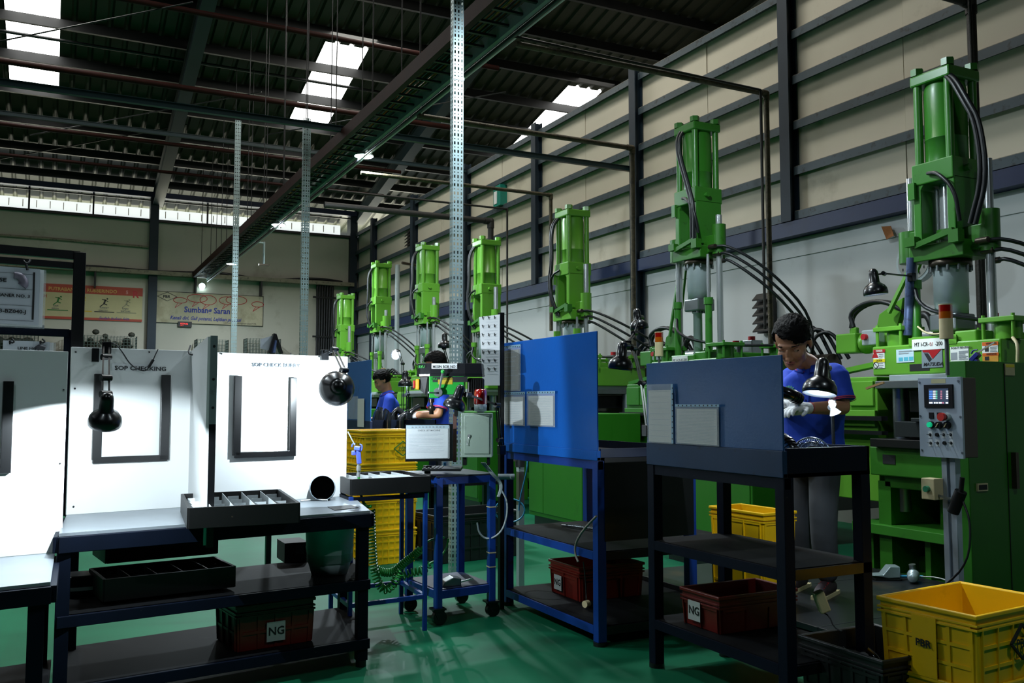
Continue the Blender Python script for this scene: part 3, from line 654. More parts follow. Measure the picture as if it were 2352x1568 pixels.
slab('table_top',STE,(FL,FR,BR,BL),.012,bA)
def beam(A,B,z0,z1,w,m,par,name,inset=.02):
    A=V((A[0],A[1],0));B=V((B[0],B[1],0));d=(B-A).normalized()
    g=G().bar(A+V((0,0,(z0+z1)/2)),B+V((0,0,(z0+z1)/2)),w,abs(z1-z0));return g.put(name,m,par,bev=.002)
for a,b in ((FL,FR),(FR,BR),(BL,BR),(FL,BL)): beam(a,b,TZ0-.075,TZ0-.013,.04,NAVYD,bA,'apron')
for c in (FL+V((.02,.02,0)),FR+V((-.03,.02,0)),BR+V((-.05,-.03,0)),BL+V((.03,-.03,0)),V((-.0,0,0))+(FL+BL)/2):
    if c.y>4.1 and c.x<.06 and c.y<4.5: continue
    l=G().box(c.x-.025,c.x+.025,c.y-.025,c.y+.025,.03,TZ0-.013).put('leg',NAVYD,bA,bev=.002)
    G().cyl((c.x,c.y,0),(c.x,c.y,.03),.025,n=12).put('foot',BLACK,l)
SHF=mat('dark_shelf_board','0e0f11',.65,0,spec=.1,var=.3,vs_=6,dirt=.3,dcol='3c3a36',dscale=9,dth=.62)
for z in (.40,.13):
    q=[V((p.x,p.y,z)) for p in (FL,FR,BR,BL)]
    slab('shelf',SHF,q,.02,bA)
    beam(FL,FR,z-.045,z+.0,.03,NAVYD,bA,'shelf_rail')
# white boards
L0,L1=(BL.x,BL.y),(BR.x,BR.y)
def board(px0,px1,A,B,z0,z1,par,name='back_board'):
    a=PL(px0,900,A,B);b=PL(px1,900,A,B);n=V((b.y-a.y,-(b.x-a.x),0)).normalized()*-.014
    return G().prism([V((a.x,a.y,z0)),V((b.x,b.y,z0)),V((b.x,b.y,z1)),V((a.x,a.y,z1))],n).put(name,WHITE,par,bev=.002)
b1=board(161,473,L0,L1,TZ0,1.475,bA);b2=board(478,798,L0,L1,TZ0,1.472,bA)
def uframe(A,B,l,r,b,par):
    for (x0,y0,x1,y1) in (l,r,b):
        onwall(G(),A,B,x0,y0,x1,y1,.022,.02).put('black_frame_bar',BLACK,par,bev=.002)
uframe(L0,L1,(218,858,233,1056),(372,861,388,1056),(214,1047,384,1061),b1)
uframe(L0,L1,(540,863,553,1046),(668,867,680,1043),(541,1036,680,1050),b2)
def wtext(s,A,B,px,py,size,m,par,off=.004,**k):
    p=PL(px,py,A,B,off);u=V((B[0]-A[0],B[1]-A[1],0)).normalized();return text(s,p,u,(0,0,1),size,m,par,**k)
onwall(G(),L0,L1,257,835,361,852,.004,.002).put('label_plate',PAPER,b1);wtext('SOP CHECKING',L0,L1,263,849,.027,INK,b1,off=.0065,bold=.02,sx=1.22)
wtext('SOP CHECK BURRY',L0,L1,579,841,.026,mat('ink_grey','4a5560',.5),b2,bold=.02,sx=1.14)
g=G()
for (x,y) in ((174,808),(343,808),(169,1163),(509,812),(668,812),(791,815),(788,1128),(172,892),(446,1074)):
    p=PL(x,y,L0,L1,.004);g.ball(p,.0045,8)
g.put('screw_heads',INK,bA)
# divider fin
ff=PL(473,1190,(FL.x,FL.y),(FR.x,FR.y));fb=PL(441,1000,L0,L1);fA,fB=(ff.x,ff.y),(fb.x,fb.y)
d=V((ff.x-fb.x,ff.y-fb.y,0)).normalized();s=V((-d.y,d.x,0))*.012
if s.x>0:s=-s
fz=1.50;bfn=ff+d*.0
G().prism([V((fb.x,fb.y,TZ0)),V((ff.x,ff.y,TZ0)),V((ff.x+d.x*.03,ff.y+d.y*.03,TZ0-.09)),V((ff.x+d.x*.03,ff.y+d.y*.03,fz)),V((ff.x,ff.y,fz)),V((fb.x,fb.y,1.475))],s).put('divider_board',WHITE,bA)
e=ff+d*.03
GREYA=mat('grey_angle','7c8a8c',.45,.1,dirt=.5,dcol='2a2a2c',dscale=14,dth=.62)
G().box(e.x,e.x+.028,e.y-.004,e.y+.03,1.13,fz+.005).put('edge_angle',GREYA,bA,'grey painted angle on the divider edge')
G().box(e.x,e.x+.028,e.y-.004,e.y+.03,TZ0-.10,1.13).put('edge_angle',BLACK,bA)
g=G()
for z in (1.46,1.32,1.2): g.cyl((e.x+.014,e.y-.006,z),(e.x+.014,e.y,z),.006,n=8)
g.put('edge_screws',INK,bA)
G().tube([fb+V((-.02,-.02,0))*1+V((0,0,1.50-fb.z)),fb+V((-.035,-.05,1.46-fb.z)),fb+V((-.01,-.07,1.45-fb.z)),fb+V((.0,-.1,1.49-fb.z)),fb+V((.01,-.12,1.47-fb.z))],.004,n=6,sub=1).put('wire_hook',INK,bA)
a=P(758,1168,Z=TZ0+.002);b=P(812,1160,Z=TZ0+.002)
G().prism([P(768,1172,Z=TZ0+.001),P(824,1166,Z=TZ0+.001),P(806,1160,Z=TZ0+.001),P(752,1164,Z=TZ0+.001)],(0,0,.002)).put('slot_cutout',INK,bA)
# trays with dividers
DIVW=mat('acrylic_divider','e4ecf0',.25,0,trans=.0)
def tray(tl,tr,br,bl,h,label,cols=5,rows=4,light_=True,grp='divider trays'):
    # corners: front-left, front-right, back-right, back-left on the top rim
    FLt,FRt,BRt,BLt=[V(p) for p in (tl,tr,br,bl)]
    c=(FLt+FRt+BRt+BLt)/4;t=thing('divider_tray',label,'tray',(c.x,c.y,c.z-h),grp)
    dn=V((0,0,-h));up_=V((0,0,.0))
    for a,b in ((FLt,FRt),(FRt,BRt),(BRt,BLt),(BLt,FLt)):
        G().bar((a+b)/2*0+a+dn/2,b+dn/2,.014,h).put('tray_side',TRAYB,t,bev=.001)
    G().prism([FLt+dn,FRt+dn,BRt+dn,BLt+dn],(0,0,.006)).put('tray_floor',TRAYB,t)
    m=DIVW if light_ else mat('shaded_divider','3c4446',.4)  # trays under the bench: same dividers, shade put into a darker colour
    for i in range(1,cols):
        f=i/cols;a=FLt.lerp(FRt,f);b=BLt.lerp(BRt,f)
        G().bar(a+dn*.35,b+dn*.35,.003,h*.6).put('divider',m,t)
    for i in range(cols):
        for j in range(rows):
            u0,u1=(i+.22)/cols,(i+.78)/cols;v=(j+.5)/rows
            a=FLt.lerp(FRt,u0).lerp(BLt.lerp(BRt,u0),v);b=FLt.lerp(FRt,u1).lerp(BLt.lerp(BRt,u1),v)
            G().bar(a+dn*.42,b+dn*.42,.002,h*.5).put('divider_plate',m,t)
    return t
TRAYB=mat('scuffed_black_wood','0a0a0b',.5,0,dirt=.9,dcol='6a5c44',dscale=34,dth=.66)
zt=TZ0+.085
tray(P(434,1166,Z=zt),P(686,1154,Z=zt),P(640,1123,Z=zt),P(419,1134,Z=zt),.083,'black tray of clear dividers lying on the steel bench top',rows=4)
zt=.50
def trayat(px0,py0,w,dp,z,h,label,ang=.14,**k):
    a=P(px0,py0,Z=z+h);u=V((math.cos(ang),math.sin(ang),0));v=V((-math.sin(ang),math.cos(ang),0))
    return tray(a,a+u*w,a+u*w+v*dp,a+v*dp,h,label,**k)
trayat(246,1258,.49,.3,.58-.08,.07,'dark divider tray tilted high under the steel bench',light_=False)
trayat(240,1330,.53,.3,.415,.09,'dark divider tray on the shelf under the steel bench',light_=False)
o=thing('tray_prop','black block between the two trays under the steel bench','block',(.45,4.28,.40))
G().box(.25,.7,4.3,4.4,.402,.412).put('prop_strip',BLACK,o)
o=thing('tool_case','small black case on the left end of the bench shelf','case',P(180,1370,Z=.402))
p=P(185,1372,Z=.402);G().box(p.x-.05,p.x+.07,p.y,p.y+.15,.402,.49).put('case_body',BLKPL,o,bev=.012);G().box(p.x-.04,p.x+.06,p.y-.004,p.y,.43,.445).put('case_latch',SILV,o)
# bucket
p=P(771,1325,Z=.402);o=thing('plastic_bucket','pale worn plastic bucket on the bench shelf beside the right leg','bucket',p)
BUC=mat('bucket_plastic','b4c4c6',.5,0,var=.15,vs_=5,dirt=.6,dcol='4c4f3c',dscale=10,dth=.58)
p.y+=.11
G().lathe([(0,0),(.085,0),(.1,.05),(.112,.12),(.114,.13),(.112,.14),(.116,.235),(.12,.24),(.116,.245),(.11,.24),(.108,.06),(0,.02)],p,n=28).put('bucket_wall',BUC,o)
# NG crates
def crate(c,ang,w,d,h,m,label,name='plastic_crate',grp=None,ribs=(6,3),taper=.95,ng=None,th=.006,cat='crate',detail=True):
    t=thing(name,label,cat,c,grp);M=M4.Translation(V(c))@M4.Rotation(ang,4,'Z')
    b=taper;W,D=w/2,d/2
    lo=[(-W*b,-D*b,0),(W*b,-D*b,0),(W*b,D*b,0),(-W*b,D*b,0)];hi=[(-W*.985,-D*.985,h),(W*.985,-D*.985,h),(W*.985,D*.985,h),(-W*.985,D*.985,h)]
    li=[(x*(1-2*th/w),y*(1-2*th/d),.008) for x,y,z in lo];hi_=[(x*(1-2*th/w),y*(1-2*th/d),h) for x,y,z in hi]
    g=G(M);g.add(lo+hi+li+hi_,[(0,3,2,1)]+[(i,(i+1)%4,4+(i+1)%4,4+i) for i in range(4)]+[(8,9,10,11)]+[(8+i,12+i,12+(i+1)%4,8+(i+1)%4) for i in range(4)]+[(4+i,4+(i+1)%4,12+(i+1)%4,12+i) for i in range(4)])
    g.put('shell',m,t,bev=.006)
    for k,(z,o_) in enumerate(((h-.006,.012),(h-.035,.008),(h-.05,.008))):
        g=G(M);q=.004 if k else .008
        g.box(-W-o_/2,W+o_/2,-D-o_/2,-D+.008,z-q,z+q).box(-W-o_/2,W+o_/2,D-.008,D+o_/2,z-q,z+q).box(-W-o_/2,-W+.008,-D,D,z-q,z+q).box(W-.008,W+o_/2,-D,D,z-q,z+q)
        g.put('rim' if k==0 else 'rim_band',m,t,bev=.004 if k==0 else .001)
    if detail:
        def rib(p0,p1): G(M).bar(p0,p1,.005,.012).put('rib',m,t)
        nx,nz=ribs
        for s in (-1,1):
            for i in range(nx+1):
                x=-.9+1.8*i/nx;kb=b
                rib((x*W*kb,s*(D*b+.002),.004),(x*W*.985,s*(D*.985+.002),h-.05))
            for j in range(1,nz+1):
                f=j/(nz+.6);q=b+(.985-b)*f;rib((-W*q*.9,s*(D*q+.003),h*f),(W*q*.9,s*(D*q+.003),h*f))
            ny=max(2,int(nx*d/w))
            for i in range(ny+1):
                y=-.9+1.8*i/ny;rib((s*(W*b+.002),y*D*b,.004),(s*(W*.985+.002),y*D*.985,h-.05))
            for j in range(1,nz+1):
                f=j/(nz+.6);q=b+(.985-b)*f;rib((s*(W*q+.003),-D*q*.9,h*f),(s*(W*q+.003),D*q*.9,h*f))
    if ng:
        s,pos=ng # side: 'y' front face or 'x' left face
        if s=='y': o=(pos-.045,-D*1.0-.006,.03);x=(1,0,0)
        else: o=(-W-.006,pos+.045,.03);x=(0,-1,0)
        Mo=M@frame(o,x,(0,0,1));
        G(Mo).box(0,.085,0,.085,-.001,.001).put('ng_label',mat('ng_label','aeb4b0',.5),t)
        oo=M@V(o)+(M.to_3x3()@V((0,-.0025,0) if s=='y' else (-.0025,0,0)));xx=M.to_3x3()@V(x)
        text('NG',oo+xx*.006+V((0,0,.028)),xx,(0,0,1),.05,INK,t,bold=.015)
    return t
p=P(625,1490,Z=.13)
crate((p.x,p.y+.17,.13),.14,.36,.3,.2,REDP,'dark red NG crate on the bottom shelf of the steel bench',ng=('y',0),ribs=(4,2),grp='dark red NG crates')
p=P(700,1290,Z=.402);o=thing('carton','small dark carton with a printed square beside the bucket','carton',p)
G().box(p.x-.1,p.x+.02,p.y+.02,p.y+.2,.402,.5).put('carton_body',mat('dark_carton','141313',.7),o);G().box(p.x-.045,p.x-.0,p.y+.016,p.y+.019,.44,.485).put('printed_square',mat('grey_print','35373a',.7),o)
# left bench (lower) with its own white board
bB=thing('inspection_bench','lower bench at the left edge with a white top and a white back board','bench',(-.5,3.8,0))
ZB=.62
b0=V((.0,3.46,ZB));b1_=V((.012,4.12,ZB));u=V((.985,.17,0))
slab('table_top',STE,(b0-u*1.3,b0,b1_,b1_-u*1.3),.012,bB)
beam(b0-u*1.3,b0,ZB-.07,ZB-.013,.04,NAVYD,bB,'apron');beam(b0,b1_,ZB-.07,ZB-.013,.04,NAVYD,bB,'apron')
for c in (b0+V((-.04,.02,0)),b1_+V((-.04,-.03,0)),b0-u*1.25,b1_-u*1.25): G().box(c.x-.025,c.x+.025,c.y-.025,c.y+.025,0,ZB-.013).put('leg',NAVYD,bB)
slab('shelf',SHF,[V((p.x,p.y,.2)) for p in (b0-u*1.3,b0,b1_,b1_-u*1.3)],.02,bB)
bb0=b1_-u*1.3;LB0,LB1=(bb0.x,bb0.y),(b1_.x,b1_.y)
a=PL(154,900,LB0,LB1);n=V((-.17,.985,0))*.014
bp=G().prism([V((bb0.x,bb0.y,ZB)),V((a.x,a.y,ZB)),V((a.x,a.y,1.43)),V((bb0.x,bb0.y,1.43))],n).put('back_board',WHITE,bB,bev=.002)
for r in ((8,875,25,1087),(-20,1073,8,1087)): onwall(G(),LB0,LB1,*r,.022,.02).put('black_frame_bar',BLACK,bp,bev=.002)
g=G()
for (x,y) in ((146,895),(138,1064)): g.ball(PL(x,y,LB0,LB1,.003),.004,8)
g.put('screw_heads',INK,bB)
# black post and flip charts
q=PL(176,800,L0,L1,-.08)
o=thing('chart_frame','tall black steel frame holding flip charts, behind the benches at the left','frame',(q.x,q.y,0))
z1=PL(176,578,L0,L1,-.08).z;uu=V((.99,.141,0))
G().box(q.x-.025,q.x+.028,q.y,q.y+.05,0,z1).put('post',BLACK,o,bev=.003)
G().bar(q+V((0,.025,z1-.015-q.z)),q-uu*1.2+V((0,.025,z1-.015-q.z)),.03,.04).put('top_bar',BLACK,o)
G().bar(q+V((0,.025,z1-.065-q.z)),q-uu*1.2+V((0,.025,z1-.065-q.z)),.03,.03).put('second_bar',BLACK,o)
q2=PL(158,765,L0,L1,-.12);G().bar(q2,q2-uu*1.2,.03,.035).box(q2.x-.02,q2.x+.02,q2.y-.01,q2.y+.03,.7,q2.z+.015).put('lower_bar',NAVYD,o)
def chart(A,B,off,x0,y0,x1,y1,label,nm='flip_chart'):
    p=PL((x0+x1)/2,y1,A,B,off);c=thing(nm,label,'chart',p,'flip charts on the black frame')
    for i,(dx,dy) in enumerate(((14,8),(9,4),(4,2))): onwall(G(),A,B,x0+dx,y0+2,x1+dx,y1+dy,off-.006*(3-i),.003).put('page',CLEAR if i==0 else PAPER,c)
    onwall(G(),A,B,x0,y0,x1,y1,off,.002).put('front_page',mat('chart_page','c3c9d3',.45),c)
    onwall(G(),A,B,x0-3,y1-1,x1+14,y1+9,off-.025,.006).put('binder_edge',NAVYD,c);return c
c=chart(L0,L1,-.02,-60,612,88,744,'large white flip chart with a printed elbow hose, hung from the black frame')
for (y) in (661,699,734): onwall(G(),L0,L1,-60,y,77,y+.7,-.0165,.0006).put('rule_line',INK,c)
onwall(G(),L0,L1,76.4,625,77.2,734,-.0165,.0006).put('rule_line',INK,c);onwall(G(),L0,L1,-60,625,77,625.7,-.0165,.0006).put('rule_line',INK,c)
wtext('HOSE',L0,L1,15,647,.024,INK,c,off=-.0135,bold=.03,sx=1.25,align='RIGHT');wtext('CLEANER NO. 3',L0,L1,69,684,.019,INK,c,off=-.0135,bold=.03,sx=1.12,align='RIGHT');wtext('17253-BZ040-J',L0,L1,60,720,.0225,INK,c,off=-.0135,bold=.03,sx=1.15,align='RIGHT')
g=G();pp=[PL(x,y,L0,L1,-.014) for x,y in ((32,632),(42,633),(52,640),(55,652),(50.5,657))]
g.tube(pp,[.016,.017,.018,.02,.021],n=10,sub=1);g.put('printed_elbow',mat('print_mauve','6f6878',.6),c)
for h in (62,): G().tube([PL(h-8,598,L0,L1,.0),PL(h-4,604,L0,L1,.01),PL(h+4,604,L0,L1,.01),PL(h+8,596,L0,L1,0)],.004,n=6,sub=1).bar(PL(h-3,602,L0,L1,.0),PL(h+1,620,L0,L1,-.01),.008).put('ring_clip',INK,c)
c=chart(L0,L1,-.10,7,783,112,850,'lower white flip chart headed with a small dark hose, behind the left board')
wtext('LINE HOSE',L0,L1,40,802,.017,INK,c,off=-.097,bold=.02,sx=1.2)
g=G();g.tube([PL(x,y,L0,L1,-.094) for x,y in ((84,803),(88,797),(95,797),(103,800))],.012,n=8,sub=1);g.put('printed_hose',mat('print_dark','3a3b42',.6),c)
for h in (22,92): G().tube([PL(h+5,778,L0,L1,-.09),PL(h+12,784,L0,L1,-.08),PL(h+5,788,L0,L1,-.08),PL(h,782,L0,L1,-.09),PL(h+1,790,L0,L1,-.095)],.004,n=6,sub=1).put('ring_clip',INK,c)
# ---------------- banners, clock, baskets on the back wall ----------------
YS=YB-.03
def bq(px0,py0,px1,py1,m,par,dy=0,name='printed_band'):
    a=P(px0,py0,Y=YS-dy);b=P(px1,py1,Y=YS-dy);return G().box(a.x,b.x,YS-dy-.001,YS-dy,b.z,a.z).put(name,m,par)
def btxt(s,px,py,size,m,par,dy=.004,**k): return text(s,P(px,py,Y=YS-dy),(1,0,0),(0,0,1),size,m,par,**k)
BAN=mat('banner_cloth','b7ae83',.7,0,var=.12,vs_=1.5)
a=P(60,652,Y=YS);b=P(326,738,Y=YS);o=thing('banner','yellow banner with red bands and running figures, behind the black frame','banner',((a.x+b.x)/2,YS,b.z))
zt=4.03;zb=3.2;G().box(a.x,b.x,YS-.004,YS,zb,zt).put('cloth',BAN,o)
RED_=mat('banner_red','a5402c',.6);xx=b.x
G().box(a.x,xx,YS-.007,YS-.004,zt-.2,zt).put('red_band',RED_,o);G().box(a.x,xx,YS-.007,YS-.004,zb,zb+.06).put('red_band',RED_,o)
text('PUTRABANGUN RUBBERINDO',(P(111,667,Y=YS).x,YS-.009,zt-.155),(1,0,0),(0,0,1),.115,mat('banner_gold','c49a50',.6),o,bold=.02,sx=.94)
text('5',(P(289,667,Y=YS).x,YS-.009,zt-.16),(1,0,0),(0,0,1),.12,mat('banner_pink','c88a80',.6),o,bold=.03);text('R',(P(304,680,Y=YS).x,YS-.009,zt-.24),(1,0,0),(0,0,1),.24,INKR,o,bold=.02)
text('SAMPAH',(P(70,681,Y=YS).x,YS-.009,zt-.33),(1,0,0),(0,0,1),.1,RED_,o,bold=.02,sx=.9)
for i,(px,m) in enumerate(((133,INKG),(188,mat('run_yellow','c9a51e',.6)),(240,INK),(291,mat('run_grey','8d8a6c',.6)))):
    x=P(px,700,Y=YS).x;z=zt-.42;y=YS-.009;g=G()
    g.ball((x+.06,y,z+.12),.02,8,(1,.2,1)).bar((x+.02,y,z+.1),(x-.01,y,z),.035,.006,(0,1,0)).bar((x-.01,y,z),(x+.06,y,z-.03),.02,.006,(0,1,0)).bar((x-.01,y,z),(x-.1,y,z-.08),.02,.006,(0,1,0)).bar((x+.02,y,z+.09),(x-.06,y,z+.1),.014,.006,(0,1,0)).bar((x+.02,y,z+.09),(x+.08,y,z+.05),.014,.006,(0,1,0))
    g.put('running_figure',m,o);G().box(x-.22,x+.22,y,y+.002,zt-.63,zt-.61).put('coloured_rule',m,o)
    text(('RAPI','RESIK','RAWAT','RAJIN')[i],(x-.1,y,zt-.54),(1,0,0),(0,0,1),.055,mat('ink_grey','4a5560',.5),o);text(('BERSIH','BERSIH','SEIKETSU','SHITSUKE')[i],(x-.13,y,zt-.6),(1,0,0),(0,0,1),.05,mat('ink_grey','4a5560',.5),o)
text('Sudah bukan kita',(P(226,730,Y=YS).x,YS-.009,zb+.03),(1,0,0),(0,0,1),.1,INKB,o,shear=.4)
a=P(359,662,Y=YS);b=P(604,746,Y=YS);x0,x1=a.x,b.x;zt=3.99;zb=3.2
o=thing('banner','cream banner with blue lettering and red speech bubbles, right of the blue column','banner',((x0+x1)/2,YS,zb))
G().box(x0,x1,YS-.004,YS,zb,zt).put('cloth',mat('banner_cream','b3ac90',.7,0,var=.14,vs_=1.8,dirt=.4,dcol='7a7050',dscale=2.2,dth=.5),o)
g=G();g.box(x0,x1,YS-.008,YS-.004,zt-.012,zt).box(x0,x1,YS-.008,YS-.004,zb,zb+.012).box(x0,x0+.012,YS-.008,YS-.004,zb,zt).box(x1-.012,x1,YS-.008,YS-.004,zb,zt);g.put('banner_hem',INK,o)
y=YS-.009
text('Sumbang Saran',(P(423,712,Y=YS).x,y,zt-.5),(1,0,0),(0,0,1),.2,INKB,o,bold=.03,sx=.92)
text('Kenali diri, Gali potensi, Lejitkan prestasi',(P(390,729,Y=YS).x,y,zt-.69),(1,0,0),(0,0,1),.125,INKB,o,bold=.025,shear=.35,sx=.83)
text('Continuous improvement suggestion system PT.PBR',(P(512,744,Y=YS).x,y,zb+.04),(1,0,0),(0,0,1),.05,INK,o,sx=.78)
def bub(cx,cz,rx,rz,k=1):
    g=G();pts=[(cx+rx*math.cos(2*math.pi*i/24),y,cz+rz*math.sin(2*math.pi*i/24)) for i in range(25)]
    g.tube(pts,.008,n=5).bar((cx-.05*k,y,cz-rz*.9),(cx-.12*k,y,cz-rz-.12),.012).bar((cx+.05*k,y,cz-rz*.95),(cx-.12*k,y,cz-rz-.12),.012);g.put('speech_bubble',INKR,o)
bx=lambda p:P(p,690,Y=YS).x
for p,z,rx,rz_ in ((414,.21,.16,.07),(453,.14,.24,.1),(478,.17,.2,.12),(522,.16,.2,.1),(543,.14,.26,.11),(592,.22,.15,.07)): bub(bx(p),zt-z,rx,rz_)
g=G();c=V((bx(384),y,zt-.13))
for s in (1,-1):
    g.bar(c+V((-.23*s,0,0)),c+V((0,0,.11)),.01).bar(c+V((-.23*s,0,0)),c+V((0,0,-.11)),.01)
g.put('diamond_outline',INK,o);text('PBR',c+V((-.1,0,-.035)),(1,0,0),(0,0,1),.1,INK,o,bold=.03)
a=P(409,738,Y=YS-.02);b=P(440,751,Y=YS-.02);o=thing('digital_clock','small red digital clock just below the cream banner','clock',((a.x+b.x)/2,YS-.03,b.z))
G().box(a.x,b.x,YS-.06,YS+.01,b.z,a.z).put('clock_case',BLKPL,o)
RE=mat('red_led',(1,.03,.02),.5,emis=1.6);text('8:59:06',(a.x+.05,YS-.063,b.z+.055),(1,0,0),(0,0,1),.062,RE,o);text('12:06:17',(a.x+.04,YS-.063,b.z+.018),(1,0,0),(0,0,1),.026,RE,o)
WIRE=mat('basket_wire','4f5c56',.5,.5)
def basket(px0,px1,py,label,h=.5,dp=.5,fill=None):
    x0=P(px0,py,Y=23.2).x;x1=P(px1,py,Y=23.2).x;z1=P(px0,py,Y=23.2).z;z0=z1-h
    t=thing('wire_basket',label,'basket',((x0+x1)/2,23.3,z0),'wire baskets on the back shelf')
    g=G()
    n=int((x1-x0)/.07)
    for i in range(n+1):
        x=x0+(x1-x0)*i/n;g.box(x-.005,x+.005,23.195,23.205,z0,z1).box(x-.005,x+.005,23.195+dp,23.205+dp,z0,z1)
    for j in range(int(h/.07)+1):
        z=z0+.07*j;g.box(x0,x1,23.195,23.205,z-.004,z+.004).box(x0,x1,23.195+dp,23.205+dp,z-.004,z+.004).box(x0-.004,x0+.004,23.2,23.2+dp,z-.004,z+.004).box(x1-.004,x1+.004,23.2,23.2+dp,z-.004,z+.004)
    for k in range(8):
        yy=23.2+dp*k/7;g.box(x0-.005,x0+.005,yy-.005,yy+.005,z0,z1).box(x1-.005,x1+.005,yy-.005,yy+.005,z0,z1)
    g['kind']='x' if False else None
    return g,t,x0,x1,z0,z1
def mkb(*a,**k):
    fill=k.pop('fill',None)
    G.__setitem__=lambda s,kk,v:None
    g,t,x0,x1,z0,z1=basket(*a,**k);w=g.put('wire_mesh',WIRE,t);w['kind']='stuff'
    if fill:
        g=G();random.seed(len(a[3])+int(a[0]))
        for i in range(60):
            g.ball((random.uniform(x0+.1,x1-.1),random.uniform(23.3,23.55),z0+.06+random.uniform(0,1)*(fill)*(1-abs((i%9)-4)/9)),random.uniform(.05,.11),8,(1,1,.8))
        o=g.put('heaped_waste_rubber',mat('rubber_scrap','33352c',.7,var=.4,vs_=6),None);recentre(o,((x0+x1)/2,23.4,z0));tag(o,'heap of dull rubber scrap in the '+a[3].split(' wire')[0]+' wire basket','scrap');o['kind']='stuff'
    return t
mkb(163,315,768,'long left wire basket behind the black frame',fill=.55)
mkb(-40,88,755,'leftmost wire basket behind the flip charts',fill=.3)
mkb(453,525,778,'wire basket between the blue column and the divider fin',fill=.0)
mkb(568,645,776,'wire basket behind the far folded easel',fill=.0)
o=G().box(-4,6.6,23.1,23.8,2.3,2.36).put('storage_shelf',PURL);recentre(o,(1,23.4,2.3));tag(o,'long dark shelf under the wire baskets along the back wall','shelf')
for i in range(6): G().box(-3.9+2.05*i,-3.83+2.05*i,23.15,23.75,-.0-2.3+2.3,2.3).put('shelf_leg',PURL,o)
# folded easel/board behind the white board
q=PL(628,806,L0,L1,-.5);o=thing('document_stand','folded paper stand with blue folders behind the right white board','stand',(q.x,q.y,0))
sc_=q.dot(fw)/2080
G().prism([PL(598,800,L0,L1,-.5),PL(598,779,L0,L1,-.5),PL(627,770,L0,L1,-.5),PL(622,806,L0,L1,-.5)],(0,.004,0)).put('paper',mat('chart_page','c3c9d3',.45),o)
for a_,b_,m in (((630,767),(618,812),BLACK),((630,767),(646,812),BLACK),((628,782),(622,810),BEAMB),((631,782),(628,810),mat('folder_blue','5b6f9e',.4))):
    G().bar(PL(*a_,L0,L1,-.5),PL(*b_,L0,L1,-.5),.014,.05,(0,1,0)).put('folded_leaf',m,o)
G().bar((q.x,q.y+.05,0),(q.x,q.y+.05,q.z+.06),.03).put('stand_pole',BLACK,o)
# ---------------- stand with tray, yellow crates, cart ----------------
sFR=P(975,1447,Z=0);sBR=P(921,1409,Z=0);us=V((.985,.10,0)).normalized();dv=sBR-sFR
sFL=sFR-us*.43;sBL=sBR-us*.43
o=thing('tray_stand','slim blue tube stand carrying the tray right of the bright boards','stand',((sFR+sBL)/2))
for c in (sFR,sBR,sFL,sBL): G().box(c.x-.011,c.x+.011,c.y-.011,c.y+.011,0,.735).put('leg',CARTB,o,bev=.002)
for z,m in ((.18,CARTB),(.72,NAVYD)):
    for a,b in ((sFR,sBR),(sFR,sFL),(sBR,sBL),(sFL,sBL)): G().bar(a+V((0,0,z)),b+V((0,0,z)),.02,.022).put('rail',m,o)
z=V((0,0,.825));tray(sFL+z,sFR+z-dv*.05+us*.02,sBR+z,sBL+z,.085,'black tray with clear dividers on the blue tube stand',cols=6)
# air gun hanging at the tray
ag=thing('air_blow_gun','blue air blow gun with a thin nozzle hooked beside the white board','air gun',P(822,1040,d=4.75))
PU=mat('gun_blue','4d5fd0',.4);D=4.75
def D3(px,py,d=None): return P(px,py,d=d or D)
G().bar(D3(814,1028),D3(828,1030),.03,.022).bar(D3(822,1030),D3(825,1065),.022,.022).bar(D3(812,1035),D3(812,1045),.02).put('gun_body',PU,ag,bev=.004)
G().tube([D3(826,1020),D3(832,1022),D3(831,1034),D3(826,1036)],.004,n=6,sub=1).tube([D3(808,1026),D3(810,1018),D3(816,1020)],.004,n=6,sub=1).put('trigger',PU,ag)
G().bar(D3(799,991),D3(815,1022),.006).put('nozzle',CHROME,ag)
G().cyl(D3(824,1066),D3(824,1095),.008,n=10).cyl(D3(824,1070),D3(824,1080),.012,n=10).put('coupling',CHROME,ag)
o=thing('air_hose','green coiled air hose hanging from the blue air gun to the floor area','hose',P(860,1300,Z=.05))
GH=mat('hose_green','2f9a3c',.35)
G().tube([D3(824,1095),D3(826,1120),D3(832,1150),D3(842,1163),D3(851,1164),D3(852,1160)],.0075,n=8,sub=2).put('hose_line',GH,o)
def coil(pts,r,n,par,rr=.0048,sub=3):
    pts=smooth([V(p) for p in pts],sub);m=n*12;out=[];L=[0]
    for a,b in zip(pts,pts[1:]): L.append(L[-1]+(b-a).length)
    for i in range(m+1):
        s=L[-1]*i/m;j=max(k for k in range(len(L)) if L[k]<=s+1e-9);j=min(j,len(pts)-2);f=(s-L[j])/max(1e-9,L[j+1]-L[j]);c=pts[j].lerp(pts[j+1],f)
        t=(pts[j+1]-pts[j]).normalized();x=t.cross(V((0,0,1)) if abs(t.z)<.8 else V((.5,.8,0))).normalized();y=t.cross(x);a=2*math.pi*i/12
        out.append(c+(x*math.cos(a)+y*math.sin(a))*r)
    return G().tube(out,rr,n=6).put('coiled_hose',GH,par)
C=4.95
coil([D3(852,1170,C),D3(853,1220,C),D3(856,1270,C),D3(858,1300,C),D3(866,1335,C),D3(882,1358,C),D3(902,1345,C),D3(915,1320,C),D3(922,1312,C)],.021,34,o)
coil([D3(856,1302,C+.05),D3(880,1316,C+.05),D3(905,1314,C+.05),D3(925,1295,C+.05),D3(945,1280,C+.05),D3(966,1262,C+.05)],.02,26,o)
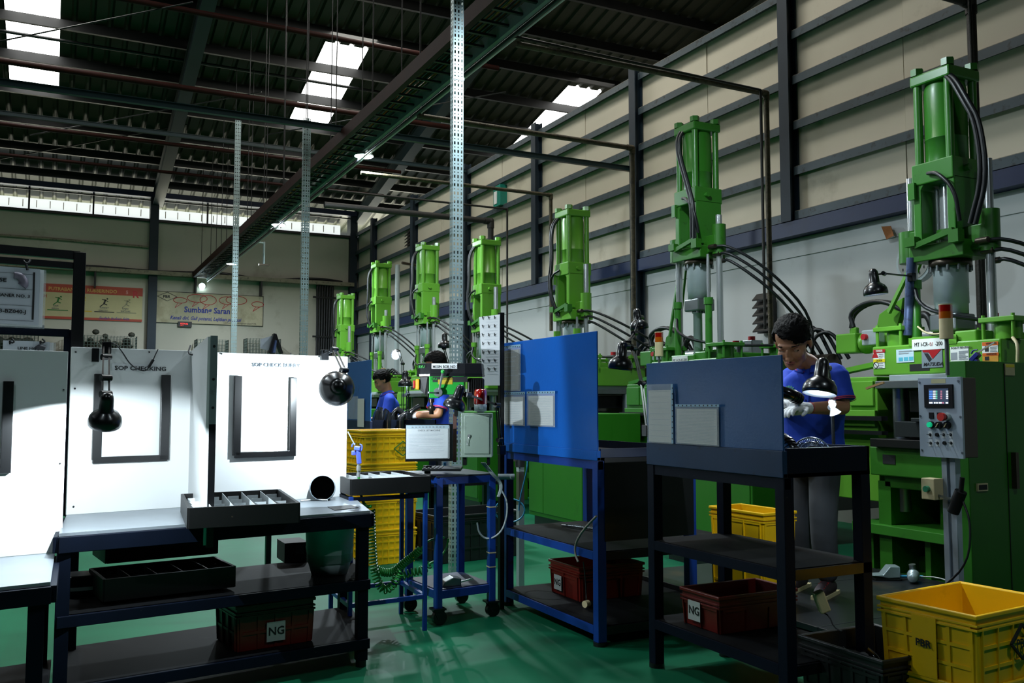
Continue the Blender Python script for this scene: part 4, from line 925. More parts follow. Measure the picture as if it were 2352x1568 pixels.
coil([D3(925,1322,C+.1),D3(950,1312,C+.1),D3(975,1310,C+.1),D3(985,1295,C+.1)],.02,8,o)
G().tube([D3(966,1262,5),D3(978,1245,5),D3(1000,1235,5.1),D3(1020,1234,5.2)],.006,n=6,sub=1).tube([D3(985,1295,5),D3(1010,1282,5.1),D3(1025,1260,5.2),D3(1030,1237,5.2)],.006,n=6,sub=1).put('hose_line',GH,o)
# yellow crate stack, centre
p=P(890,1297,Z=0);cc=V((p.x,p.y+.18,0));ang=.09
def ystack(c,ang,n,w,d,lab,text_=True):
    for i in range(n):
        t=crate((c.x,c.y,.25*i),ang,w,d,.262,YEL,lab[i],ribs=(8,4),grp='yellow plastic crates')
        yield t
ys=list(ystack(cc,ang,4,.46,.33,['yellow crate at the bottom of the centre stack, behind the tray stand','second yellow crate from the floor in the centre stack, behind the tray stand','third yellow crate from the floor in the centre stack, hidden by the tray','topmost yellow crate of the centre stack, with a green diamond mark']))
def facept(t,ang,w,d,x,z,side='y'):
    M=M4.Translation(t.location)@M4.Rotation(ang,4,'Z')
    return (M@V((x,-d/2-.012,z)),M.to_3x3()@V((1,0,0))) if side=='y' else (M@V((-w/2-.012,x,z)),M.to_3x3()@V((0,-1,0)))
q,x=facept(ys[3],ang,.46,.33,.105,.12);g=G()
for s in (1,-1): g.bar(q-x*.075*s,q+V((0,0,.055)),.006).bar(q-x*.075*s,q-V((0,0,.055)),.006)
g.put('stencil_diamond',INKG,ys[3]);text('PBR',q-x*.035-V((0,0,.014)),x,(0,0,1),.04,INKG,ys[3])
q,x=facept(ys[1],ang,.46,.33,.06,.205);text('PBR',q,x,(0,0,1),.028,INK,ys[1])
# cart
cFL=V((1.915,4.73,0));cFR=V((2.262,4.775,0));cBL=V((1.888,5.12,0));cBR=V((2.245,5.18,0))
ct=thing('tool_cart','blue steel cart on castors carrying the drill press','cart',((cFL+cBR)/2))
def zv(p,z): return V((p.x,p.y,z))
slab('cart_top',mat('cart_top','3a3f48',.4,.4,var=.2,vs_=8,dirt=.4,dcol='14161a',dscale=12),[zv(c,.815)+(c-(cFL+cBR)/2)*.08 for c in (cFL,cFR,cBR,cBL)],.008,ct)
for a,b in ((cFL,cFR),(cFR,cBR),(cBR,cBL),(cBL,cFL)):
    beam(a,b,.765,.806,.03,CARTB,ct,'top_rail');beam(a,b,.14,.185,.03,CARTB,ct,'shelf_rail')
slab('cart_shelf',NAVY,[zv(c,.19) for c in (cFL,cFR,cBR,cBL)],.006,ct)
for c in (cFL,cFR,cBR,cBL):
    G().box(c.x-.02,c.x+.02,c.y-.02,c.y+.02,.09,.80).put('leg',CARTB,ct,bev=.003)
    k=G().box(c.x-.038,c.x+.038,c.y-.035,c.y+.035,.082,.092).prism([(c.x-.03,c.y-.022,.085),(c.x+.035,c.y-.022,.085),(c.x+.022,c.y-.022,.03),(c.x-.005,c.y-.022,.03)],(0,.004,0)).prism([(c.x-.03,c.y+.018,.085),(c.x+.035,c.y+.018,.085),(c.x+.022,c.y+.018,.03),(c.x-.005,c.y+.018,.03)],(0,.004,0)).put('castor_fork',BLACK,ct)
    G().cyl((c.x+.008,c.y-.016,.04),(c.x+.008,c.y+.016,.04),.04,n=20).put('wheel',RUB,k)
for z in (.62,.36,.28): G().box(cFR.x-.0215,cFR.x+.0215,cFR.y-.0215,cFR.y+.0215,z,z+.006).put('cable_tie',CREAM,ct)
q=P(1038,1345,Z=.19);o=thing('foot_pedal','silver foot pedal lying on the lower shelf of the blue cart','pedal',q)
G().prism([q+V((-.07,-.02,0)),q+V((.05,-.02,0)),q+V((.05,-.02,.04)),q+V((-.0,-.02,.05)),q+V((-.05,-.02,.03))],(.01,.08,0)).put('pedal_cover',STEEL,o,bev=.004);G().bar(q+V((.05,.02,.01)),q+V((.13,.0,.03)),.008).put('pedal_lever',CHROME,o)
# drill press (built around its own column)
DD=5.16;dO=P(1040,925,d=DD);s_=DD/2080;rx=V((rt.x,rt.y,0));ry=V((fw.x,fw.y,0)).normalized()
Md=frame(dO,rx,ry)
def dp(px,py,y=0): return ((px-1040)*s_,y,(925-py)*s_)
dr=thing('drill_press','green and black bench drill press labelled MESIN BOR NO 3','drill press',zv(dO,.823))
def db(px0,px1,y0,y1,py0,py1): return G(Md).box((px0-1040)*s_,(px1-1040)*s_,y0,y1,(925-py1)*s_,(925-py0)*s_)
BC=mat('belt_cover_black','17181d',.3,0,var=.1)
pts=[(958,-.03),(966,-.075),(990,-.09),(1070,-.09),(1108,-.07),(1112,.07),(1070,.09),(975,.09),(958,.05)]
z0,z1=(925-860)*s_,(925-835)*s_
g=G(Md);n=len(pts);lo=[((x-1040)*s_,y,z0) for x,y in pts];hi=[((x-1040)*s_*.97+.0,y*.9,z1) for x,y in pts]
g.add(lo+hi,[tuple(range(n))[::-1],tuple(range(n,2*n))]+[(i,(i+1)%n,n+(i+1)%n,n+i) for i in range(n)]);g.put('belt_cover',BC,dr,bev=.003)
g=G(Md);g.add([(x,y,z-.012) for x,y,z in lo]+[(x*1.01,y*1.01,z) for x,y,z in lo],[tuple(range(n))[::-1],tuple(range(n,2*n))]+[(i,(i+1)%n,n+(i+1)%n,n+i) for i in range(n)]);g.put('cover_lip',BC,dr)
DG=mat('drill_green','27a03a',.3,coat=.2)
db(987,1068,-.07,.06,863,906).put('head_casting',DG,dr,bev=.006);db(988,1010,-.072,.0,904,914).put('head_casting',DG,dr,bev=.004)
G(Md).prism([dp(966,866,-.06),dp(985,866,-.075),dp(985,912,-.075),dp(978,905,-.06),dp(966,895,-.06)],(0,.12,0)).put('switch_housing',BLKPL,dr,bev=.002)
db(951,956,-.07,-.04,874,892).put('stop_button',INKR,dr,bev=.004);db(957,966,-.075,-.03,871,895).put('switch_flap',mat('switch_yellow','d9a018',.4),dr,bev=.006)
q=Md@V(dp(1016,901,-.08));G(Md).cyl(dp(1009,901,-.1),dp(1009,901,-.0),.025,n=20).put('feed_hub',STEEL,dr)
k=G(Md).bar(dp(1012,895,-.1),dp(1020,858,-.13),.009).bar(dp(1005,903,-.1),dp(990,902,-.16),.009).bar(dp(1014,906,-.05),dp(1056,868,.0),.012).put('feed_lever',CHROME,dr)
G(Md).ball(dp(1020.5,855,-.13),.0115,12).put('lever_ball',DG,dr)
G(Md).cyl(dp(992,916,-.03),dp(992,924,-.03),.016,n=16).cyl(dp(992,924,-.03),dp(992,931,-.03),.009,n=12).lathe([(0,0),(.016,.0),(.019,.006),(.019,.028),(.013,.03),(.013,.05),(0,.05)],(dp(992,931,-.03)),(0,0,-1),n=16).put('chuck',mat('chuck_steel','4a403a',.35,.8),dr)
g=db(1074,1112,-.05,.05,868,915);g.put('motor',BLKPL,dr,bev=.01)
for i in range(7): db(1078+5*i,1080+5*i,-.055,.055,872,912).put('motor_fin',BLKPL,dr)
db(1041,1049,-.008,.02,950,1060).put('column',mat('rusty_brown_column','5a3f38',.45,.3,var=.2,vs_=8),dr)
db(1044,1052,-.03,.01,905,955).put('column',BLACK,dr)
db(975,1062,-.13,.1,1071,1077).put('base_plate',BLACK,dr,bev=.003)
for i in range(5): db(978+9*i,982+9*i,-.12,.06,1069.5,1071).put('base_slot',TRAYB,dr)
db(996,1075,-.0722,-.07,866,878).put('nameplate',INK,dr)
for (s,px,py,sz,m,kw) in (('MESIN BOR NO 3',999,848,.0195,INK,{}),):
    db(994,1052,-.0915,-.0895,836,848).put('label_plate',PAPER,dr)
    text('MESIN BOR NO 3',Md@V(dp(996.5,846.3,-.0925)),rx,(0,0,1),.0215,INK,dr,bold=.015,sx=.86)
text('RYU',Md@V(dp(990,873,-.074)),rx,(0,0,1),.017,DG,dr,bold=.03,sx=1.2)
db(1008,1041,-.0735,-.0722,866,883).put('warning_plate',mat('plate_yellow','b9a21c',.5),dr);db(1008,1041,-.0745,-.0735,866,872).put('warning_plate',INK,dr);text('WARNING',Md@V(dp(1016,871.3,-.0755)),rx,(0,0,1),.013,mat('plate_yellow','b9a21c',.5),dr,bold=.02)
text('RYU',Md@V(dp(964,846,-.082)),(rx*.8-ry*.3),(0,0,1),.02,DG,dr,bold=.03)
# grey control box, beacon
Mc=frame(P(1058,1050,d=4.98),(rx*.985+ry*-.02),(ry+rx*-.38).normalized())
cb=thing('control_box','grey steel control box with a key in its door, on the blue cart','control box',zv(P(1090,1050,d=5.05),.83))
k_=4.98/2080
GB=mat('control_box_grey','8c9c90',.4,var=.06,vs_=5,dirt=.3,dcol='4c5048',dscale=11)
G(Mc).box(0,72*k_,0,.13,0,101*k_).put('box_body',GB,cb,bev=.003)
G(Mc).box(8*k_,66*k_,-.006,0,8*k_,96*k_).put('door',GB,cb,bev=.002)
G(Mc).cyl((19*k_,-.012,49*k_),(19*k_,-.006,49*k_),.009,n=14).put('lock',CHROME,cb);G(Mc).tube([(19*k_,-.013,47*k_),(17*k_,-.014,40*k_),(15*k_,-.014,32*k_),(17*k_,-.014,28*k_),(14*k_,-.014,29*k_)],.0015,n=5).put('key_wire',CHROME,cb)
G(Mc).box(-.004,0,.03,.06,72*k_,86*k_).put('side_switch',BLKPL,cb)
G(Mc).box(.01,.03,.02,.1,-.045,0).put('box_foot',BLACK,cb);G(Mc).box(60*k_,66*k_,.02,.1,-.045,0).put('box_foot',BLACK,cb)
bc=thing('warning_beacon','red rotating beacon on a grey base on top of the grey control box','beacon',Mc@V((44*k_,.06,102*k_)))
c=Mc@V((44*k_,.06,0))
def zz(py): return (1050-py)*k_
G().lathe([(0,.0),(.02,0),(.02,.006),(.034,.008),(.036,.05),(.0,.05)],(c.x,c.y,c.z+102*k_),n=24).put('beacon_base',mat('beacon_grey','9aa7aa',.4),bc)
G().lathe([(.037,.0),(.037,.05),(.034,.075),(.028,.083),(0,.085)],(c.x,c.y,c.z+102*k_+.048),n=24).put('beacon_lens',REDL,bc)
G().cyl((c.x,c.y,c.z+102*k_+.05),(c.x,c.y,c.z+102*k_+.1),.014,n=12).put('reflector',mat('orange_reflector','d0401a',.3),bc)
G().box(c.x-.02,c.x+.0,c.y-.037,c.y-.035,c.z+102*k_+.02,c.z+102*k_+.04).put('beacon_sticker',PAPER,bc)
# checklist board
ck=thing('checklist_board','black board holding a white machine checklist, at the left of the cart','notice board',zv(P(985,1060,d=5.1),.825))
Mk=frame(P(931,1060,d=4.99),rx+ry*.25,(0,0,1));kk=5.02/2080
G(Mk).box(0,110*kk,0,85*kk,-.006,0).put('backing',BLACK,ck);G(Mk).box(2*kk,98*kk,7*kk,80*kk,0,.002).put('sheet',PAPER,ck);G(Mk).box(1*kk,100*kk,75*kk,83*kk,.002,.003).put('plastic_edge',mat('pouch_edge','a9c4d4',.3),ck)
G(Mk).box(1*kk,102*kk,6*kk,82*kk,.004,.0045).put('plastic_sleeve',CLEAR,ck)
g=G(Mk)
for i in range(10): g.box((14+8*i)*kk,(18+8*i)*kk,77.5*kk,79.5*kk,.0032,.0036)
g.put('punch_holes',INK,ck)
q=Mk@V((28*kk,69*kk,.0028));text('CHECK LIST MACHINE',q,rx+ry*.25,(0,0,1),.0125,INK,ck,bold=.01)
for i in range(14): G(Mk).box(8*kk,(88-random.random()*30*(i%3))*kk,(62-3.2*i)*kk,(62.4-3.2*i)*kk,.0022,.0028).put('ruled_line',mat('rule_grey','9aa5b0',.6),ck)
# bottle, knob
q=P(1024,1081,Z=.823);o=thing('water_bottle','clear plastic bottle with a blue cap on the cart edge','bottle',q)
G().lathe([(0,0),(.022,0),(.025,.01),(.024,.06),(.026,.08),(.017,.11),(.011,.125),(.011,.135)],q,n=20).put('bottle_wall',mat('bottle_plastic','d6e6ee',.05,alpha=.35,spec=1),o)
G().cyl(q+V((0,0,.132)),q+V((0,0,.146)),.0145,n=16).put('cap',mat('cap_blue','2c5fb8',.4),o)
G().box(q.x-.024,q.x-.008,q.y-.024,q.y-.02,.835,.875).put('bottle_label',mat('label_blue','5fb0d8',.4),o)
G().tube([q+V((0,0,.146)),q+V((.0,0,.16)),q+V((.005,0,.175)),q+V((.0,0,.19))],[.006,.012,.006,.002],n=8).put('twisted_top',CLEAR,o)
q=zv(P(982,1070,d=5.1),.823);o=thing('rubber_cup','short black round knob standing on the cart','knob',q)
G().lathe([(0,0),(.018,0),(.018,.035),(.024,.036),(.024,.045),(0,.045)],q,n=16).put('knob_body',RUB,o)
# duct end / black pipe mouth on the bench
q=PL(741,1110,L0,L1,.10);q.z=TZ0+.062;o=thing('duct_elbow','round black duct mouth with a pale rim lying on the bench before the right board','duct',(q.x,q.y,TZ0))
ax=V((-.25,-.95,.12)).normalized()
G().lathe([(.062,.0),(.068,.0),(.068,.012),(.064,.02),(.066,.09),(.062,.09)],q-ax*.05,ax,n=32).put('duct_rim',mat('pale_rim','aab6c0',.4),o)
G().cyl(q-ax*.05,q-ax*.04,.0615,n=32).lathe([(.0615,-.045),(.0615,.0),(.0615,.038)],q,ax,n=32).put('duct_throat',mat('duct_black','050506',.8,spec=.05),o)
G().tube([P(690,1150,Z=TZ0+.005),P(720,1147,Z=TZ0+.005),P(752,1148,Z=TZ0+.006)],.004,n=6).put('white_strap',WHITE,o)
# ---------------- blue workstations along the aisle ----------------
def xq(px0,py0,px1,py1,X,m,par,th=.003,name='sheet'):
    a=P(px0,py0,X=X);b=P(px1,py1,X=X);a2=P(px1,py0,X=X);b2=P(px0,py1,X=X)
    zt=(a.z+a2.z)/2;zb=(b.z+b2.z)/2
    return G().box(X-th,X,b.y,a.y,zb,zt).put(name,m,par)
def workstation(X,Y0,Y1,zp0,zp1,zb,dep,shelves,label,pm,fm,extra=0):
    t=thing('work_station',label,'workbench',(X+dep/2,(Y0+Y1)/2,0))
    G().box(X,X+.008,Y0,Y1,zp0,zp1).put('screen_board',pm,t,bev=.002)
    G().box(X-.004,X+.02,Y0,Y1,zb,zp0).put('front_apron',fm,t,bev=.002)
    G().box(X+.02,X+dep,Y0,Y0+.012,zb,zp0+.01).put('side_apron',NAVYD if fm!=BLUE else NAVY,t);G().box(X+.02,X+dep,Y1-.012,Y1,zb,zp0+.01).put('side_apron',NAVYD,t)
    G().box(X+dep-.012,X+dep,Y0,Y1,zb,zp0+.01).put('back_apron',NAVYD,t)
    G().box(X,X+dep,Y0,Y1,zb,zb+.015).put('basin_floor',BLACK,t)
    fm2=CARTB if fm==BLUE else NAVYD
    G().box(X+.005,X+.035,Y0,Y1,zb-.045,zb).put('under_rail',fm2,t)
    for yy in (Y0,Y1-.05):
        for xx in (X,X+dep-.05):
            G().box(xx,xx+.05,yy,yy+.05,.02,zb).put('leg',fm2,t,bev=.002)
            G().cyl((xx+.025,yy+.025,0),(xx+.025,yy+.025,.02),.035,n=14).put('foot',BLACK,t)
    for z in shelves:
        G().box(X+.01,X+dep+extra,Y0+.01,Y1-.01,z-.006,z).put('shelf',SHF,t)
        G().box(X,X+.025,Y0+.05,Y1-.05,z-.045,z-.004).put('shelf_rail',fm2,t)
        G().box(X+.05,X+dep,Y0,Y0+.02,z-.045,z-.004).put('shelf_rail',BLACK,t)
    return t
w2=workstation(2.5,2.66,3.56,1.035,1.406,.932,.46,(.585,.225),'worn dark blue workstation with two plastic sleeves, before the standing worker',BLUEG,APR)
a=P(1155,785,X=2.46);b=P(1372,1033,X=2.46);c=P(1362,765,X=2.46);d=P(1155,1018,X=2.46)
w1=workstation(2.46,b.y,a.y,(b.z+d.z)/2,(a.z+c.z)/2,(b.z+d.z)/2-.05,.62,(.47,.1),'bright blue workstation with an upright blue screen board, beside the cart',BLUE,BLUE,.35)
y3a=P(852,830,X=2.46).y;y3b=P(798,830,X=2.46).y
w3=workstation(2.46,y3a,y3b+.1,1.06,1.60,.93,.62,(.47,),'far dark blue workstation full of black hoses, behind the yellow crates',mat('far_blue_board','285a96',.45,dirt=.4,dcol='18304c',dscale=8),NAVY)
G().box(2.5,3.06,b.y-.004,b.y,.52,.94).put('side_sheet',BLACK,w1,'black sheet closing the near side')
# pouches
SLV=mat('plastic_sleeve','d9dfe4',.12,spec=.8,alpha=.2,bump=.5,bs=22)
EDG=mat('sleeve_edge','8fb0c6',.2,alpha=.8)
PG=mat('sleeve_paper','c9c8c2',.5)
def sleeve(px0,py0,px1,py1,X,label,lines=14,edge='top',pg=PG,mg=4):
    a=P(px0,py0,X=X);b=P(px1,py1,X=X);o=thing('document_sleeve',label,'document sleeve',(X,(a.y+b.y)/2,b.z),'document sleeves on the blue screens')
    xq(px0+mg,py0+(11 if edge=='top' else 14),px1-mg,py1-3,X-.002,pg,o,.002,'printed_sheet')
    xq(px0,py0,px1,py1,X-.008,SLV,o,.001,'clear_sleeve')
    if edge=='top': xq(px0,py0,px1,py0+6,X-.0095,EDG,o,.001,'punched_edge')
    else: xq(px1-6,py0,px1,py1,X-.0095,EDG,o,.001,'punched_edge')
    g=G();n=10
    for i in range(n):
        if edge=='top': q=P(px0+(px1-px0)*(i+.7)/(n+.5),py0+3,X=X-.0115);g.cyl(q,q+V((.001,0,0)),.0035,n=8)
        else: q=P(px1-3,py0+(py1-py0)*(i+.7)/(n+.5),X=X-.0115);g.cyl(q,q+V((.001,0,0)),.0035,n=8)
    g.put('punch_holes',INK,o)
    h=py1-py0-20
    for i in range(lines):
        y=py0+16+h*i/lines;xq(px0+mg+3,y,px1-mg-3-random.randint(0,6),y+.6,X-.0045,mat('rule_grey','9aa5b0',.6),o,.0005,'ruled_line')
    return o
sleeve(1486,882,1547,1018,2.494,'tall crumpled plastic sleeve at the left edge of the dark blue screen',9,'side')
sleeve(1551,928,1652,1022,2.494,'wide crumpled plastic sleeve low on the dark blue screen',22)
sleeve(1155,900,1206,977,2.454,'left sleeve of the pair low on the bright blue screen',14)
sleeve(1210,898,1275,979,2.454,'right sleeve of the pair low on the bright blue screen',16)
sleeve(1152,793,1196,898,2.454,'brownish old sheet in a sleeve at the top left of the bright blue screen',8,pg=mat('old_sheet','6d6450',.6,var=.4,vs_=12))
o=thing('document_sleeve','pale sheet in a sleeve on the far blue workstation board','document sleeve',P(818,980,X=2.45))
xq(800,910,822,962,2.455,SLV,o,.001,'clear_sleeve');xq(822,915,836,980,2.45,PG,o,.002,'printed_sheet')
# pole with the hanging job sheets
q=P(1151,1398,Z=0);q.x=2.40;q=V((P(1151,1000,X=2.40).x,P(1151,1000,X=2.40).y,0))
zt=P(1151,718,X=2.40).z
o=thing('sheet_pole','black steel pole beside the bright blue workstation','pole',q)
G().box(q.x-.014,q.x+.014,q.y-.018,q.y+.018,0,zt).put('pole',BLACK,o,bev=.002)
G().cyl((q.x-.03,q.y-.02,.78),(q.x+.06,q.y-.06,.78),.018,n=10).put('clamp',SILV,o)
kq=(q.dot(fw))/2080
js=thing('job_sheets','long white sheets of small sketches clipped to the black pole','papers',q+V((0,0,1.3)))
Ms=frame(q+V((-.02,-.02,0)),-rx*.95+ry*.45,(0,0,1))
for i in range(3):
    g=G(Ms);z0=HC+(925-885)*kq;z1=HC+(925-722)*kq
    g.prism([(.0,z0+.0,.004*i),(.115-.004*i,z0+.0,.01*i),(.14,z1-.01,.012*i),(.0,z1,.004*i)],(0,0,.002)).put('sheet',PAPER,js)
SKC=[(random.uniform(.02,.10),random.uniform(.1,.42)) for _ in range(1)]
for r_ in range(7):
    for c_ in range(3):
        x=.03+.04*c_;y=z0+.09+.052*r_
        g=G(Ms);k=random.random();g.bar((x,y,-.002),(x+.006+.004*k,y+.02,-.002),.004,.002).bar((x-.006,y+.012,-.002),(x+.008,y+.004+.01*k,-.002),.003,.002).put('small_sketch',INK,js)
for r_ in range(20):
    G(Ms).box(.012,.11-.03*random.random(),z0+.07+.0175*r_,z0+.0706+.0175*r_,-.0022,-.0012).put('print_line',mat('rule_grey','9aa5b0',.6),js)
# things on the workstations' shelves
a=P(1565,1400,X=2.57);b=P(1652,1400,X=2.57)
crate((2.57+.22,(a.y+b.y)/2,.225),0,.44,a.y-b.y,.16,REDP,'dark red NG crate under the worn dark blue workstation',ng=('x',.03),ribs=(3,1),grp='dark red NG crates')
a=P(1262,1310,X=2.66);b=P(1330,1310,X=2.66)
crate((2.66+.22,(a.y+b.y)/2,.1),0,.44,a.y-b.y,.19,REDP,'dark red NG crate under the bright blue workstation',ng=('x',.06),ribs=(3,1),grp='dark red NG crates')
q=P(1290,1208,Z=.472);o=thing('steel_screw','long threaded steel screw lying on the bright blue workstation shelf','screw',q)
e=P(1385,1220,Z=.476);g=G();d_=(e-q);n=26
for i in range(n): g.cyl(q+d_*(.12+.88*i/n)+V((0,0,.01)),q+d_*(.12+.88*(i+.55)/n)+V((0,0,.01)),.011,.008,n=8)
g.cyl(q+V((0,0,.006)),e+V((0,0,.01)),.006,n=8).put('thread',STEEL,o)
for (x,y,lab,pts) in ((1347,1387,'white plug hanging by its cord below the bright blue workstation, nearer one',[(1340,1290),(1345,1330),(1347,1380)]),(1374,1362,'white plug lying near the front leg of the bright blue workstation',[(1352,1310),(1358,1340),(1372,1358)])):
    o=thing('power_plug',lab,'plug',P(x,y,Z=.13));q=P(x,y,Z=.125)
    d0=q.dot(fw);G().cyl(q+V((-.012,0,0)),q+V((.018,.01,0)),.019,n=14).ball(q+V((.02,.01,0)),.014,8).put('plug_body',CREAM,o)
    G().tube([P(a_,b_,d=d0+.02) for a_,b_ in pts]+[q],.004,n=6,sub=2).put('cord',HOSE,o)
o=thing('extension_cord','grey cord looping over the bright blue workstation shelf','cord',P(1330,1250,X=2.44))
G().tube([P(x,y,X=2.44) for x,y in ((1370,1185),(1350,1205),(1330,1230),(1320,1255),(1322,1275),(1328,1290))],.006,n=8,sub=2).put('cord_line',mat('grey_cord','8f8a80',.5),o)
o=thing('extension_cord','white cable bundle wrapped round the black pole beside the cart','cord',P(1150,1120,X=2.38))
g=G()
for i in range(3): g.tube([P(1105+4*i,1062,d=5.1),P(1128+3*i,1088,d=5.1),P(1145+3*i,1105,d=5.15),P(1150+2*i,1120,d=5.15),P(1143+2*i,1140,d=5.15)],.0045,n=6,sub=2)
g.tube([P(1150,1122,d=5.2),P(1166,1150,d=5.2),P(1164,1190,d=5.2),P(1150,1225,d=5.2),P(1120,1240,d=5.2),P(1100,1225,d=5.2),P(1096,1200,d=5.2)],.0055,n=6,sub=2).put('cable',mat('pale_cable','a8b2b4',.45),o)
o=thing('air_line','thin light blue air line looping beside the green cabinet','hose',P(1190,1200,d=5.9))
g=G();cx,cy_,rr=1171,1172,34
g.tube([P(1200,1037,d=5.9),P(1210,1040,d=5.9),P(1212,1070,d=5.9),P(1203,1110,d=5.9),P(1193,1150,d=5.9),P(1192,1172,d=5.9)],.005,n=6,sub=2)
g.tube([P(cx+rr*math.cos(t*.35),cy_+rr*.8*math.sin(t*.35),d=5.9) for t in range(19)],.005,n=6,sub=1).put('air_tube',mat('air_blue','3f9fc8',.35),o)
rg=thing('air_regulator','air filter unit on a slotted stand behind the black pole','regulator',(P(1195,1100,d=6.1).x,P(1195,1100,d=6.1).y,0))
q=rg.location;G().box(q.x-.02,q.x+.02,q.y-.02,q.y+.02,0,1.0).put('stand_profile',SILV,rg);c=P(1195,1055,d=6.05)
G().cyl(c-V((0,0,.05)),c+V((0,0,.02)),.035,n=14).cyl(c+V((0,0,.02)),c+V((0,0,.07)),.022,n=12).put('filter_bowl',mat('filter_dark','2a2c2c',.3),rg);G().bar(c+V((-.05,0,.0)),c+V((.05,0,0)),.02).bar(c-V((0,0,.3)),c-V((0,0,.08)),.04).put('valve_body',STEEL,rg)
# dark crate behind the cart
q=P(1090,1285,Z=0)
crate((q.x,q.y+.2,0),.12,.75,.5,.36,GREYP,'dark grey plastic crate on the floor behind the cart',ribs=(8,3))
o=thing('low_table','low dark worktable in front of the far green cabinets','table',P(1130,1290,Z=0)+V((0,.9,0)))
q=o.location;G().box(q.x-.5,q.x+.6,q.y,q.y+.5,.5,.53).put('table_top',SHF,o);[G().box(q.x+x,q.x+x+.04,q.y+y,q.y+y+.04,0,.5).put('leg',BLACK,o) for x in (-.5,.56) for y in (0,.46)]
# hoses heaped on the far workstation
RG=mat('glossy_rubber','101113',.16,coat=.5)
random.seed(11)
for i in range(9):
    px=862+9.5*i;a=P(px,958-6*(i%2),d=8.0+.12*(i%3));a.z=.965+.02
    o=thing('rubber_hose',('first','second','third','fourth','fifth','sixth','seventh','eighth','ninth')[i]+' from the left of the black rubber hoses in the far workstation','rubber hose',a,'black rubber hoses in the far workstation')
    h=random.uniform(.14,.2);dx=random.uniform(-.05,.07);g=G()
    for k in range(7): g.cyl(a+V((0,0,.012*k)),a+V((0,0,.012*k+.008)),.034,n=14)
    g.tube([a+V((0,0,.0)),a+V((0,0,h*.55)),a+V((dx*.6,0,h*.85)),a+V((dx*1.6,0,h))],[.03,.03,.026,.028],n=12,sub=1).put('ribbed_elbow',RG,o)
# hoses and fan on the near workstation
def rubber(pts,rad,label,X=None,grp='black rubber hoses at the standing worker',ribs=6):
    pts=[V(p) for p in pts];o=thing('rubber_hose',label,'rubber hose',pts[0],grp)
    sp=smooth(pts,2);g=G().tube(sp,rad,n=16);m=len(sp)
    for i in range(ribs):
        j=2+i;p_=sp[min(j,m-2)];q_=sp[min(j+1,m-1)];g.cyl(p_,p_.lerp(q_,.45),rad*1.13,n=16)
    g.put('ribbed_tube',RG,o);return o
rubber([P(1822,1052,d=3.66),P(1812,1028,d=3.68),P(1798,1012,d=3.72),P(1780,1005,d=3.76)],.034,'ribbed black hose lying at the left end of the worn workstation tray')
q=P(1864,1047,d=3.66);fn=thing('desk_fan','small black wire-guard fan lying in the worn workstation tray','fan',(q.x,q.y,.948))
axf=(V((-.6,-.72,.42))).normalized();u_=axf.cross(V((0,0,1))).normalized();v_=u_.cross(axf)
rf=.078;g=G()
for r_,h in ((rf,0),(rf*.93,.022),(rf*.62,.034),(rf*.36,.04)):
    g.tube([q+(u_*math.cos(2*math.pi*i/36)+v_*math.sin(2*math.pi*i/36))*r_+axf*h for i in range(37)],.0016 if r_<rf else .003,n=5)
for i in range(56):
    e_=u_*math.cos(2*math.pi*i/56)+v_*math.sin(2*math.pi*i/56)
    g.tube([q+e_*rf-axf*.01,q+e_*rf*.97+axf*.018,q+e_*rf*.7+axf*.032,q+e_*rf*.3+axf*.04],.0011,n=4)
w=g.put('wire_guard',mat('chrome_wire','8fa0b8',.2,.9),fn);w['kind']='stuff'
G().cyl(q+axf*.03,q+axf*.043,rf*.34,n=20).put('hub_cap',BLKPL,fn)
for i in range(5):
    a0=2*math.pi*i/5;e0=u_*math.cos(a0)+v_*math.sin(a0);e1=u_*math.cos(a0+.8)+v_*math.sin(a0+.8)
    G().prism([q+e0*rf*.2,q+e0*rf*.8+axf*.006,q+e1*rf*.85+axf*.012,q+e1*rf*.2+axf*.008],axf*.002).put('fan_blade',BLKPL,fn)
G().cyl(q-axf*.02,q+axf*.012,rf*.3,n=16).bar(q-axf*.01,V((q.x+.02,q.y+.04,.95)),.03).put('motor_pod',BLKPL,fn)
# platform, pedal, regulator
pl=thing('floor_platform','low dark steel platform under the standing worker','platform',(3.9,3.9,0))
for i,(y0,y1) in enumerate(((2.55,3.35),(3.355,4.15),(4.155,5.0))):
    G().box(3.35,4.87,y0,y1,.10,.13).put('platform_plate',mat('grimy_plate','1d2124',.4,.2,var=.3,vs_=4,dirt=.5,dcol='4a3a2c',dscale=3,dth=.58),pl,bev=.003)
for y in (2.6,3.3,4.1,4.9): G().box(3.37,4.85,y-.03,y+.03,0,.10).put('platform_beam',BEAMB,pl)
def pedal(q,lab):
    o=thing('foot_pedal',lab,'pedal',q);M=M4.Translation(q)@M4.Rotation(-.55,4,'Z')
    G(M).box(-.08,.08,-.045,.045,0,.012).put('pedal_base',BLACK,o,bev=.002)
    G(M).prism([(-.1,-.045,.03),(-.03,-.045,.035),(.01,-.045,.085),(.07,-.045,.085),(.07,-.045,.02),(-.0,-.045,.015)],(0,.09,0)).put('pedal_cover',mat('pedal_silver','9fb2b6',.35,.5),o,bev=.004)
    G(M).tube([(.08,0,.02),(.16,.02,.015),(.22,.0,.02)],.008,n=8,sub=1).put('pedal_hose',mat('air_blue','3f9fc8',.35),o);return o
pedal(P(2036,1330,Z=.131),'silver foot pedal on the dark platform before the nearest press')
q=P(2100,1325,Z=.165);o=thing('air_regulator','silver air regulator lying on the platform beside the foot pedal','regulator',zv(q,.131))
